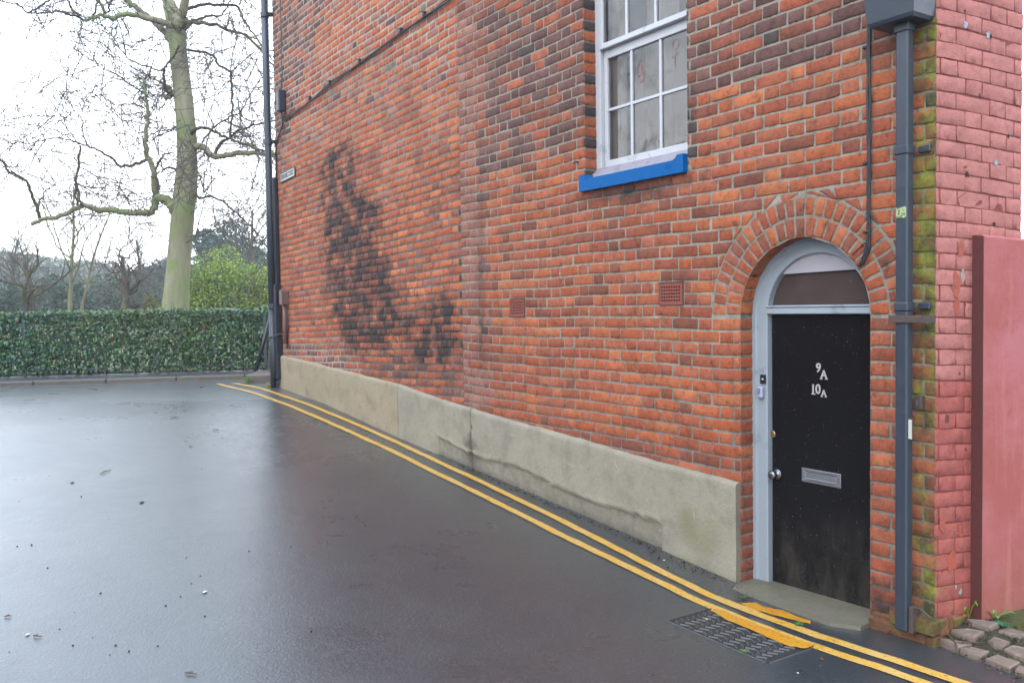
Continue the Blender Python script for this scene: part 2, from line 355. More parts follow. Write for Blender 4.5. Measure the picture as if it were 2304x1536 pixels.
# ------------------------------------------------------------------ brickwork
def add_bricks(mb, quads, cols, fmap, d0=0.0, jit=0.003, relief=0.0018, dirt=None, moss=None, tilt=0.0015, ein=0.0055, edep=0.0022, dout=0.016):
    Q = np.asarray(quads, float); N = len(Q)
    if N == 0: return
    Lh = np.linalg.norm(Q[:, 1] - Q[:, 0], axis=1); Hh = np.linalg.norm(Q[:, 3] - Q[:, 0], axis=1)
    es = np.clip(ein / np.maximum(Lh, 1e-3), 0.01, 0.2); et = np.clip(ein / np.maximum(Hh, 1e-3), 0.02, 0.25)
    o = np.ones(N); z = np.zeros(N)
    s = np.stack([z, z, es, 0.27 * o, 0.5 * o, 0.73 * o, 1 - es, o, o], 1); t = np.stack([z, z, et, 0.5 * o, 1 - et, o, o], 1)
    ns, ntt = 9, 7
    ss = s[:, None, :].repeat(ntt, 1); tt = t[:, :, None].repeat(ns, 2)
    # uneven arrises: one inward shift per edge point, shared by the two outer rings
    ci = np.array([0, 0, 1, 2, 3, 4, 5, 6, 6]); cj = np.array([0, 0, 1, 2, 3, 4, 4])
    e1 = rng.random((N, 7)) ** 1.5 * jit; e2 = rng.random((N, 7)) ** 1.5 * jit
    f1 = rng.random((N, 5)) ** 1.5 * jit; f2 = rng.random((N, 5)) ** 1.5 * jit
    vb = np.zeros((N, ntt, ns)); ub = np.zeros((N, ntt, ns))
    vb[:, 0:2, :] += e1[:, ci][:, None, :]; vb[:, 5:7, :] -= e2[:, ci][:, None, :]
    ub[:, :, 0:2] += f1[:, cj][:, :, None]; ub[:, :, 7:9] -= f2[:, cj][:, :, None]
    cr = rng.random((N, 4)) * 0.0028 + 0.0004
    for k, (a, b, sa, sb) in enumerate(((slice(0, 2), slice(0, 2), 1, 1), (slice(0, 2), slice(7, 9), 1, -1), (slice(5, 7), slice(0, 2), -1, 1), (slice(5, 7), slice(7, 9), -1, -1))):
        vb[:, a, b] += sa * cr[:, k][:, None, None]; ub[:, a, b] += sb * cr[:, k][:, None, None]
    tt2 = tt + vb / np.maximum(Hh, 0.01)[:, None, None]; ss2 = ss + ub / np.maximum(Lh, 0.01)[:, None, None]
    P = ((1 - ss2)[..., None] * (1 - tt2)[..., None] * Q[:, None, None, 0] + ss2[..., None] * (1 - tt2)[..., None] * Q[:, None, None, 1]
         + ss2[..., None] * tt2[..., None] * Q[:, None, None, 2] + (1 - ss2)[..., None] * tt2[..., None] * Q[:, None, None, 3])
    D = (rng.random((N, ntt, ns)) - 0.5) * relief
    D[:, 1, :] -= edep; D[:, 5, :] -= edep; D[:, :, 1] -= edep; D[:, :, 7] -= edep
    D[:, 0, :] = -dout; D[:, 6, :] = -dout; D[:, :, 0] = -dout; D[:, :, 8] = -dout
    D += (rng.random(N)[:, None, None] - 0.5) * tilt * 2 + np.asarray(d0)
    D += (ss - 0.5) * (rng.random(N) - 0.5)[:, None, None] * tilt * 2 + (tt - 0.5) * (rng.random(N) - 0.5)[:, None, None] * tilt * 2
    a = P[..., 0].ravel(); b = P[..., 1].ravel()
    V = fmap(a, b, D.ravel())
    c = np.repeat(np.asarray(cols, float), ns * ntt, axis=0) * (0.92 + 0.16 * rng.random((N * ns * ntt, 1)))
    al = np.zeros(len(a)) if dirt is None else dirt(a, b) * np.repeat(0.62 + 0.48 * rng.random(N), ns * ntt)
    mo = None if moss is None else moss(a, b) * np.repeat(0.78 + 0.32 * rng.random(N), ns * ntt)
    i = np.arange(ntt - 1)[:, None] * ns; j = np.arange(ns - 1)[None, :]
    q = np.stack([i + j, i + j + 1, i + ns + j + 1, i + ns + j], -1).reshape(-1, 4)
    q = (np.arange(N)[:, None, None] * ns * ntt + q[None]).reshape(-1, 4)
    mb.addq(V, q, np.c_[c, al], mo)

def add_mortar(mb, quads, col, fmap, d=-0.005, amp=0.003, dirt=None, moss=None, step=0.05, cvar=0.12):
    for Qd in quads:
        Qd = np.asarray(Qd, float); L = max(np.linalg.norm(Qd[1] - Qd[0]), np.linalg.norm(Qd[2] - Qd[3]))
        n = max(1, int(math.ceil(L / step))); s = np.linspace(0, 1, n + 1); t = np.array([0, 0.5, 1.0])
        A = (1 - s)[None, :, None] * Qd[0] + s[None, :, None] * Qd[1]; Bq = (1 - s)[None, :, None] * Qd[3] + s[None, :, None] * Qd[2]
        P = (1 - t)[:, None, None] * A + t[:, None, None] * Bq
        a = P[..., 0].ravel(); b = P[..., 1].ravel()
        dd = d + (vnoise(a * 22, b * 60, 3.0) - 0.5) * amp * 2
        cc = np.asarray(col(a, b) if callable(col) else np.tile(col, (len(a), 1))) * (1 - cvar + 2 * cvar * vnoise(a * 9, b * 9, 8.0))[:, None]
        i = np.arange(2)[:, None] * (n + 1); j = np.arange(n)[None, :]
        q = np.stack([i + j, i + j + 1, i + n + 2 + j, i + n + 1 + j], -1).reshape(-1, 4)
        al = np.zeros(len(a)) if dirt is None else dirt(a, b)
        mb.addq(fmap(a, b, dd), q, np.c_[cc, al], None if moss is None else moss(a, b))

def cut(pieces, ex, gap):
    """pieces: (left-bottom, left-top, right-bottom, right-top); ex the same form is removed"""
    out = []; xb0, xt0, xb1, xt1 = ex
    for lb, lt, rb, rt in pieces:
        if max(rb, rt) <= min(xb0, xt0) or min(lb, lt) >= max(xb1, xt1): out.append((lb, lt, rb, rt)); continue
        a = (lb, lt, min(rb, xb0 - gap), min(rt, xt0 - gap)); c = (max(lb, xb1 + gap), max(lt, xt1 + gap), rb, rt)
        for p in (a, c):
            w0, w1 = p[2] - p[0], p[3] - p[1]
            if max(w0, w1) > 0.022:
                p = list(p)
                if w0 < 0.004: p[2] = p[0] + 0.004 if p is a else p[2]; p[0] = p[2] - 0.004
                if w1 < 0.004: p[3] = p[1] + 0.004 if p is a else p[3]; p[1] = p[3] - 0.004
                out.append(tuple(p))
    return out

ZS = 1.548; UC = 0.764; RI = 0.421; RO = 0.635          # door arch
UW0, UW1, ZW0, ZW1 = 1.600, 2.607, 2.470, 4.32           # window opening
def arch_half(z, R):
    if z <= ZS: return RI
    if z >= ZS + R: return 0.0
    return sqrt(R * R - (z - ZS) ** 2)
def r_ex(zb, zt, R, margin=0.0):
    ex = []
    if zb < ZS + R:
        Rr = R if zt > ZS + 0.01 else RI
        hb = arch_half(max(zb, ZS + 1e-4) if Rr == R else zb, Rr); ht = arch_half(zt, Rr)
        ex.append((UC - hb, UC - ht, UC + hb, UC + ht))
    if zt > ZW0 and zb < ZW1: ex.append((UW0, UW0, UW1, UW1))
    return ex
VENTS = [(1.642, 1.862, 1.610, 1.7606), (3.387, 3.600, 1.535, 1.6856)]

PAL = dict(O=[(218, 116, 74), (210, 104, 64), (224, 126, 84)], R=[(202, 106, 76), (194, 98, 70), (208, 114, 84)], B=[(176, 98, 78), (166, 92, 72)],
           P=[(138, 92, 88), (126, 82, 80), (148, 100, 94)], D=[(98, 80, 78), (88, 72, 72)], K=[(196, 130, 116), (184, 114, 104)], G=[(150, 130, 122)])
def pick(w):
    ks = list(w); k = random.choices(ks, [w[q] for q in ks])[0]
    c = random.choice(PAL[k]); v = random.uniform(0.86, 1.12)
    L_ = lin(*c, K); gy = L_.mean(); return (L_ * 0.97 + gy * 0.03) * v * np.array([1.0, 1.03, 0.90])
def col_R(u, z):
    if u > 4.08: return pick(dict(K=80, R=12, B=8))
    if u > 3.86: return pick(dict(K=25, R=30, B=20, P=25 if z > 1.9 else 8))
    if z > 2.72 + 0.02 * sin(u * 9) and u > 2.55: return pick(dict(P=64, B=22, R=14, D=2))
    if z > 2.92 and u < 1.62: return pick(dict(P=66, B=26, R=8, D=1))
    if z > 2.42 and u < 1.66 and u > 1.50: return pick(dict(D=45, B=25, R=30))
    if z > 2.2 and z < 2.44 and 1.45 < u < 2.75: return pick(dict(B=55, D=1, R=44))
    if u < 0.10: return pick(dict(B=70, D=20, R=10)) * 0.8
    if u < 0.36: return pick(dict(R=60, O=22, B=22, P=8)) if z > 0.35 else pick(dict(B=55, D=20, R=25))
    if z < 0.70: return pick(dict(D=4, B=50, R=46))
    if z < 1.5 and u < 2.6: return pick(dict(O=66, R=31, B=4))
    if z < 1.3: return pick(dict(O=38, R=46, B=16))
    if z < 2.1 and u > 1.3: return pick(dict(O=30, R=56, B=14))
    return pick(dict(O=32, R=56, B=12))
def col_L(u, z):
    if u < 0.08: return pick(dict(K=55, R=25, D=20))
    if z > 4.3 + (3.6 - u) * 1.1 and u > 2.6: return pick(dict(P=62, K=18, R=20, D=6))
    if z < 1.35 and u > 2.2: return pick(dict(K=22, R=38, P=28, G=4, B=8))
    if z < 1.2: return pick(dict(R=42, B=30, P=18, O=10))
    if z > 3.6: return pick(dict(R=40, O=36, K=24, P=3, G=1))
    return pick(dict(O=60, R=32, B=6, K=4))
def moss_R(u, z):
    b = 1.0 - np.clip((u - 0.085) / 0.07, 0, 1)
    m = b * np.clip(0.62 + 0.55 * fbm(u * 14, z * 3.2, 2.0) , 0, 1.15) * np.where(z > 0.95, 1.0, 0.75)
    low = np.clip(1 - z / 0.22, 0, 1) * (u < 0.36) * 0.7
    return np.clip(np.maximum(m, low), 0, 1)
def ell(u, z, cu, cz, ru, rz, a): return a * np.exp(-(((u - cu) / ru) ** 2 + ((z - cz) / rz) ** 2) ** 0.9)
def _soot(w, lst):
    out = []
    for (x, y, rx, ry, a) in lst:
        c = on(w, x, y); e1 = on(w, x + rx, y); e2 = on(w, x, y + ry)
        k = 1.3 if w == 'L' else 1.0
        out.append((c[0], c[1], abs(e1[0] - c[0]) * k, abs(e2[1] - c[1]) * k, a * (1.15 if w == 'L' else 1.0)))
    return out
SL = _soot('L', [(772, 345, 30, 26, 0.75), (740, 385, 20, 40, 0.5), (762, 440, 30, 46, 0.8), (790, 490, 40, 26, 0.9), (770, 540, 46, 50, 0.5), (808, 600, 34, 90, 1.15), (800, 640, 60, 120, 0.5), (830, 700, 60, 50, 0.85),
                 (900, 770, 110, 40, 0.26), (990, 722, 34, 56, 0.82), (960, 765, 50, 36, 0.4), (1000, 830, 60, 80, 0.25)])
SRR = _soot('R', [(1012, 735, 26, 60, 0.9), (1082, 720, 14, 230, 0.62), (1082, 420, 12, 190, 0.4), (1320, 330, 14, 40, 0.5), (1330, 150, 20, 120, 0.28), (1552, 250, 20, 120, 0.62), (1420, 440, 110, 26, 0.45),
                  (1390, 560, 110, 60, 0.34), (1480, 480, 70, 50, 0.25), (1320, 950, 120, 30, 0.25), (1690, 1220, 26, 90, 0.6), (1120, 260, 60, 60, 0.1), (1985, 1180, 26, 60, 0.35), (1990, 60, 60, 60, 0.3)])
def dirt_L(u, z): 
    d = sum(ell(u, z, *e) for e in SL); n1 = fbm(u * 6.0, z * 8.0, 5.0, 4); return np.clip(np.minimum(d, 1.15) * np.clip(-0.05 + 2.05 * n1, 0.28, 1.4) + 0.10 * (fbm(u * 2.5, z * 2.5, 5.0) - 0.45), 0, 1.0)
def dirt_dark_R(u, z):
    d = sum(ell(u, z, *e) for e in SRR)
    sill = 0.5 * np.exp(-((z - 2.40) / 0.06) ** 2) * ((u > 1.55) & (u < 2.7))  # soft dark band on the bricks right below the window sill
    drip = np.clip(fbm(u * 1.3, z * 0.8, 11.0, 4) - 0.52, 0, 1) * 0.9
    foot = 0.75 * np.clip(1 - z / 0.55, 0, 1) * (u < 0.36) * np.clip(2 * fbm(u * 9, z * 6, 15.0) - .3, 0.2, 1)
    return np.clip(d + sill + drip + foot, 0, 1)
def mortar_R(u, z):
    c = np.tile(lin(188, 178, 160, K), (len(u), 1)); low = np.clip((1.5 - z) / 0.8, 0, 1)[:, None]
    return c * (1 - low) + lin(158, 152, 142, K) * low
def mortar_L(u, z):
    pale = lin(214, 200, 184, K); dark = lin(136, 122, 112, K)
    f = np.clip((z - 2.8) / 1.4, 0, 1) * 0.8 + np.clip((1.5 - z) / 0.4, 0, 1) * (u > 2.0) * 0.8
    f = np.clip(f + (fbm(u * 2.2, z * 2.2, 21.0) - 0.5) * 0.9, 0, 1)[:, None]
    return dark * (1 - f) + pale * f

def flemish(fmap, mb, z0, h, k0, k1, ua, ub, pair, hc, ex_b, ex_m, colf, dirt, moss, mcol, md, mj=0.0098, jit=0.003, relief=0.0018, tilt=0.0015, shear=0.0, d0=0.0, mamp=0.0012, **kw):
    quads = []; cols = []; mq = []
    sl = pair * 2 / 3; hl = pair / 3
    for k in range(k0, k1):
        zb = z0 + k * h; zt = zb + h
        b0 = zb + mj / 2; b1 = zt - mj / 2
        off = hc + (0 if k % 2 else pair / 2)
        n0 = int((ua - off) / pair) - 2; segs = []
        for n in range(n0, n0 + int((ub - ua) / pair) + 5):
            c = off + n * pair; j1 = random.gauss(0, 0.004)
            segs.append((c - hl / 2 + j1, c + hl / 2 + j1)); segs.append((c + hl / 2 + j1, c + pair - hl / 2))
        for (a, b) in segs:
            a = max(a, ua) + (mj / 2 if a > ua else 0); b = min(b, ub) - (mj / 2 if b < ub else 0)
            if b - a < 0.02: continue
            ps = [(a, a, b, b)]
            for e in ex_b(b0, b1): ps = cut(ps, e, mj * 0.8)
            for (lb, lt, rb, rt) in ps:
                quads.append([(lb, b0), (rb, b0), (rt, b1), (lt, b1)]); cols.append(colf((lb + rb) / 2, (b0 + b1) / 2))
        ps = [(ua, ua, ub, ub)]
        for e in ex_m(zb, zt): ps = cut(ps, e, 0.0)
        for (lb, lt, rb, rt) in ps: mq.append([(lb, zb), (rb, zb), (rt, zt), (lt, zt)])
    Q = np.array(quads)
    if shear: Q[..., 1] += shear * Q[..., 0]
    Mq = np.array(mq)
    if shear: Mq[..., 1] += shear * Mq[..., 0]
    # courses are never ruler straight
    wob = lambda a: 0.0035 * np.sin(a * 3.1 + 0.7) + 0.0025 * np.sin(a * 7.7)
    Q[..., 1] += wob(Q[..., 0]) + np.random.default_rng(3).normal(0, 0.0012, Q.shape[:1])[:, None]
    add_bricks(mb, Q, cols, fmap, d0, jit, relief, dirt, moss, tilt, **kw)
    add_mortar(mb, Mq, mcol, fmap, md, mamp, dirt, moss)

bl = thing('brick_building', 'old red brick building with a low arched black door and blue window sill', 'building', W('R', 2.2, 0.0, -1.5))

# right wall
mb = MB(); fR = Wv('R')
def exb(zb, zt):
    e = r_ex(zb, zt, RO)
    for (a, b, c, d) in VENTS:
        if zt > c + 0.01 and zb < d - 0.01: e.append((a, a, b, b))
    if zt > ZW0 and zb < ZW1: pass
    return e
flemish(fR, mb, 1.535, 0.0753, -22, 62, 0.0, UB, 0.337, 1.462, exb, lambda a, b: r_ex(a, b, RI) + [(v[0], v[0], v[1], v[1]) for v in VENTS if b > v[2] + 0.01 and a < v[3] - 0.01], col_R, dirt_dark_R, moss_R, mortar_R, -0.0042)
# the left jamb of the door, the window jambs and their arrises
def reveal(mb, u, za, zb_, depth, sgn, colf, dm=None):
    O = C0 + eR * u
    def fm(a, b, d): return O - a[:, None] * nR + b[:, None] * ZV + sgn * d[:, None] * eR
    qs = []; cs = []; mq = []
    k0 = int(math.floor((za - 1.535) / 0.0753)); k1 = int(math.ceil((zb_ - 1.535) / 0.0753))
    for k in range(k0, k1):
        z_ = max(1.535 + k * 0.0753, za); zt = min(1.535 + (k + 1) * 0.0753, zb_)
        if zt - z_ < 0.025: continue
        qs.append([(0.001, z_ + 0.0055), (depth, z_ + 0.0055), (depth, zt - 0.0055), (0.001, zt - 0.0055)]); cs.append(colf(u + 0.01, (z_ + zt) / 2))
    add_bricks(mb, qs, cs, fm, 0.0, 0.003, 0.002, dm, None)
    add_mortar(mb, [[(0.004, za), (depth, za), (depth, zb_), (0.004, zb_)]], lin(160, 150, 138, K), fm, -0.005)
reveal(mb, UC + RI, -0.12, ZS, 0.16, -1, col_R); reveal(mb, UC - RI, -0.12, ZS, 0.16, 1, col_R)
reveal(mb, UW1, ZW0, ZW1, 0.16, -1, lambda u, z: pick(dict(O=55, R=20, D=25)) if z > 2.75 else pick(dict(R=60, D=30)))
reveal(mb, UW0, ZW0, ZW1, 0.16, 1, col_R)
# window head and sill bed
for zz in (ZW1,): mb.add([W('R', UW0, zz, 0), W('R', UW1, zz, 0), W('R', UW1, zz, -0.2), W('R', UW0, zz, -0.2)], [(0, 1, 2, 3)], lin(150, 120, 100, K))
mb.add([W('R', UW0, ZW0, 0), W('R', UW1, ZW0, 0), W('R', UW1, ZW0, -0.2), W('R', UW0, ZW0, -0.2)], [(0, 1, 2, 3)], lin(150, 140, 130, K))
# vent mortar seats are part of the bed; soffit of the arch
def fsof(a, b, d):
    th = a / RI; r = RI - d
    return C0 + (UC - r * np.cos(th))[:, None] * eR + (ZS + r * np.sin(th))[:, None] * ZV - b[:, None] * nR
nv = 17; qs = []; cs = []
for i in range(nv):
    a0 = pi * RI * i / nv; a1 = pi * RI * (i + 1) / nv
    qs.append([(a0 + 0.004, 0.001), (a1 - 0.004, 0.001), (a1 - 0.004, 0.15), (a0 + 0.004, 0.15)]); cs.append(pick(dict(O=60, R=40)))
add_bricks(mb, qs, cs, fsof, 0.0, 0.003)
add_mortar(mb, [[(0, 0.004), (pi * RI, 0.004), (pi * RI, 0.15), (0, 0.15)]], lin(160, 140, 120, K), fsof, -0.005)
mb.build('wall', MAT['brick'], bl, smooth=True, label='brick wall with the arched door and sash window', fix=False)

# door arch: two rings of headers
mb = MB()
def frad(a, b, d):
    return C0 + (UC - b * np.cos(a))[:, None] * eR + (ZS + b * np.sin(a))[:, None] * ZV + d[:, None] * nR
for ring, (ra, rb, n, ph) in enumerate(((RI + 0.003, RI + 0.1035, 23, 0.0), (RI + 0.1135, RO - 0.004, 29, 0.0))):
    qs = []; cs = []
    for i in range(n):
        a0 = pi * i / n; a1 = pi * (i + 1) / n; gp = 0.0048
        qs.append([(a0 + gp / ra, ra), (a1 - gp / ra, ra), (a1 - gp / rb, rb), (a0 + gp / rb, rb)]); cs.append(pick(dict(O=45, R=42, B=16)))
    Qa = np.array(qs)
    # polar quads: measure them in metres for the edge rounding by scaling the angle with the ring radius
    rm = (ra + rb) / 2
    Qs = Qa.copy(); Qs[..., 0] *= rm
    add_bricks(mb, Qs, cs, lambda a, b, d, rm=rm: frad(a / rm, b, d), 0.001, 0.004, 0.002, None, lambda a, b, rm=rm: moss_R(UC - b * np.cos(a / rm), ZS + b * np.sin(a / rm)) * 0.7)
    # pointing between the bricks of the ring
    th = np.linspace(0, pi, 90)
    for (r0, r1) in ((ra - 0.003, rb + 0.006),):
        v = np.r_[frad(th, np.full(90, r0), np.full(90, -0.0025)), frad(th, np.full(90, r1), np.full(90, -0.0025) + 0.001 * ring)]
        mb.addq(v, np.array([[i, i + 1, 91 + i, 90 + i] for i in range(89)]), lin(178, 166, 150, K))
mb.build('arch', MAT['brick'], bl, smooth=True, label='double ring of brick headers over the door', fix=False)

# left wall
mb = MB(); fL = Wv('L'); SHL = -0.0346; HL = 0.0727; UL = 4.385
fLq = lambda a, b, d: fL(a, b, d)
flemish(fL, mb, 1.914 - 26 * HL, HL, -4, 92, 0.0, UL, 0.322, 0.10, lambda a, b: [], lambda a, b: [], lambda u, z: col_L(u, z) * 1.10, dirt_L, None, mortar_L, -0.0030, 0.0125, 0.005, 0.0022, 0.0016, SHL, mamp=0.0007)
# the return at the street end, one plain face with courses
def fE(a, b, d): return B0 + eL * (UL + 0.0) - a[:, None] * nL + b[:, None] * ZV + d[:, None] * eL
flemish(fE, mb, 1.914 - 26 * HL + SHL * UL, HL, -4, 94, 0.0, 1.2, 0.322, 0.05, lambda a, b: [], lambda a, b: [], lambda u, z: pick(dict(R=40, P=40, B=20)), None, None, mortar_L, -0.006)
mb.build('wall', MAT['brick'], bl, smooth=True, label='long soot stained brick wall running to the street corner', fix=False)

# painted end wall
mb = MB(); fP = Wv('P'); UPE = 0.588
pk = lambda u, z: (lin(228, 146, 136, K) if z > 1.2 else lin(206, 112, 100, K)) * random.uniform(0.96, 1.05)
def dirt_P(u, z): return np.clip(0.62 * np.exp(-np.clip(z, 0, 9) / 0.16) + 0.5 * np.exp(-np.clip(z, 0, 9) / 0.7) * np.clip(2.2 * fbm(u * 8, z * 6, 17.0) - .9, 0, 1), 0, 1) * 0.75
def moss_P(u, z): return np.clip(0.75 * np.exp(-np.clip(z, 0, 9) / 0.16) + 0.5 * np.exp(-(u / 0.012) ** 2), 0, 0.8)
flemish(fP, mb, 1.535, 0.0753, -22, 62, 0.0, UPE, 0.337, 0.08, lambda a, b: [], lambda a, b: [], pk, dirt_P, moss_P, lambda u, z: np.tile(lin(170, 84, 78, K), (len(u), 1)), -0.0030, 0.0035, 0.0035, 0.003, 0.0016, -0.055, ein=0.0035, edep=0.0010, dout=0.0045)
# chips, filler and nail holes in the paint
for (x, y, r, cc_) in ((2172, 58, 9, (205, 212, 225)), (2222, 78, 8, (215, 216, 228)), (2240, 366, 7, (205, 205, 220)), (2272, 300, 6, (190, 150, 150)), (2170, 26, 4, (70, 44, 44)), (2228, 82, 5, (66, 44, 46)), (2268, 308, 4, (96, 48, 40)), (2175, 392, 6, (80, 46, 46)), (2178, 396, 4, (70, 44, 44)), (2204, 215, 4, (120, 60, 60)), (2236, 505, 6, (76, 46, 46)), (2150, 1200, 6, (190, 120, 100)), (2160, 1330, 7, (205, 200, 190)), (2150, 1320, 5, (200, 196, 186)), (2158, 840, 4, (150, 76, 70)),
        (2160, 560, 12, (214, 120, 100)), (2150, 640, 16, (216, 116, 94)), (2166, 620, 9, (220, 190, 180)), (2152, 690, 12, (214, 112, 92)), (2140, 1260, 20, (214, 108, 84)), (2120, 1180, 12, (212, 112, 90)), (2158, 1190, 10, (214, 104, 80)), (2172, 1010, 5, (110, 60, 56)), (2130, 940, 8, (140, 80, 74))):
    u, z = on('P', x, y); R_ = r / 480.0; n_ = 11; ang = np.linspace(0, 2 * pi, n_ + 1)[:-1]; rr_ = R_ * (0.6 + 0.7 * rng.random(n_)); st = 1.6 if 500 < y < 1300 and r > 7 else 1.0
    if u > UPE - 0.03: continue
    mb.add([W('P', u + a_ * math.cos(t) * 0.8, z + a_ * math.sin(t) * st, 0.0028) for t, a_ in zip(ang, rr_)] + [W('P', u, z, 0.0030)], [(k, (k + 1) % n_, n_) for k in range(n_)], lin(*cc_, K))
mb.build('painted_wall', MAT['painted'], bl, smooth=True, label='pink painted end wall beside the mossy corner', fix=False)

# shell behind the faces: roof and the sides the picture does not show, so that the inside is dark
mb = MB()
Lend = W('L', UL - 0.02, 0, -0.25); Pend = W('P', UPE - 0.01, 0, -0.02)
foot = [W('R', 0.03, 0, -0.25), W('R', UB, 0, -0.25), Lend, Lend + np.array([2.6, 2.0, 0]), Pend + np.array([1.6, 8.0, 0]), Pend]
zt = 6.1
for i in range(2, 6):
    a, b = foot[i], foot[(i + 1) % 6]
    if i == 5: continue
    mb.add([a + ZV * -0.3, b + ZV * -0.3, b + ZV * zt, a + ZV * zt], [(0, 1, 2, 3)])
mb.build('back_wall', plain('dull_back_brick', lin(140, 86, 70, K), 0.9), bl)
mb = MB(); ov = [W('R', -0.05, 0, 0.12), W('R', UB, 0, 0.12), W('L', UL + 0.1, 0, 0.12)] + foot[3:5] + [W('P', UPE + 0.1, 0, 0.1)]
mb.prism([p + ZV * 6.08 for p in ov], ZV * 0.15); mb.build('roof', plain('slate', lin(80, 82, 88), 0.6), bl)

# concrete plinth, in the two stretches the picture shows
PT = [(1.190, .569), (1.80, .590), (2.73, .652), (3.95, .718), (UB + .33, .776), (UB + 1.18, .866), (UB + 2.88, .966), (UB + UL, 1.05)]
PTU = np.array([p[0] for p in PT]); PTZ = np.array([p[1] for p in PT])
m, nt, bs = newmat('cement_render'); v = coords(nt)
at = nd(nt, 'ShaderNodeAttribute'); at.attribute_name = 'Col'; mo = nd(nt, 'ShaderNodeAttribute'); mo.attribute_name = 'Moss'
c = mix(nt, 1.0, at.outputs['Color'], ramp(nt, noise(nt, v, 5.0, 8.0, 0.65), [(0.3, 0.74), (0.5, 1.0), (0.7, 1.14)]), 'MULTIPLY')
c = mix(nt, maprange(nt, noise(nt, v, 45.0, 5.0, 0.7), 0.55, 0.72, 0, 0.35), c, lin(120, 112, 96, K))
c = mix(nt, maprange(nt, noise(nt, v, 70.0, 2.0), 0.72, 0.76, 0, 0.4), c, lin(90, 84, 74, K))
st = math_(nt, 'ADD', at.outputs['Alpha'], maprange(nt, noise(nt, v, 14.0, 6.0, 0.7), 0.2, 0.8, -0.25, 0.25))
c = mix(nt, maprange(nt, st, 0.25, 0.9, 0, 0.85), c, lin(92, 86, 74, K))
c = mix(nt, maprange(nt, math_(nt, 'ADD', mo.outputs['Fac'], maprange(nt, noise(nt, v, 10.0, 6.0, 0.7), 0.2, 0.8, -0.3, 0.3)), 0.3, 1.0, 0, 0.8), c, lin(128, 132, 66, K))
nt.links.new(c, bs.inputs['Base Color']); bs.inputs['Roughness'].default_value = 0.8; bs.inputs['Specular IOR Level'].default_value = 0.3
bump(nt, bs, math_(nt, 'ADD', noise(nt, v, 22.0, 6.0, 0.7), math_(nt, 'MULTIPLY', noise(nt, v, 120.0, 4.0), 0.4)), 0.006)
MAT['render'] = m
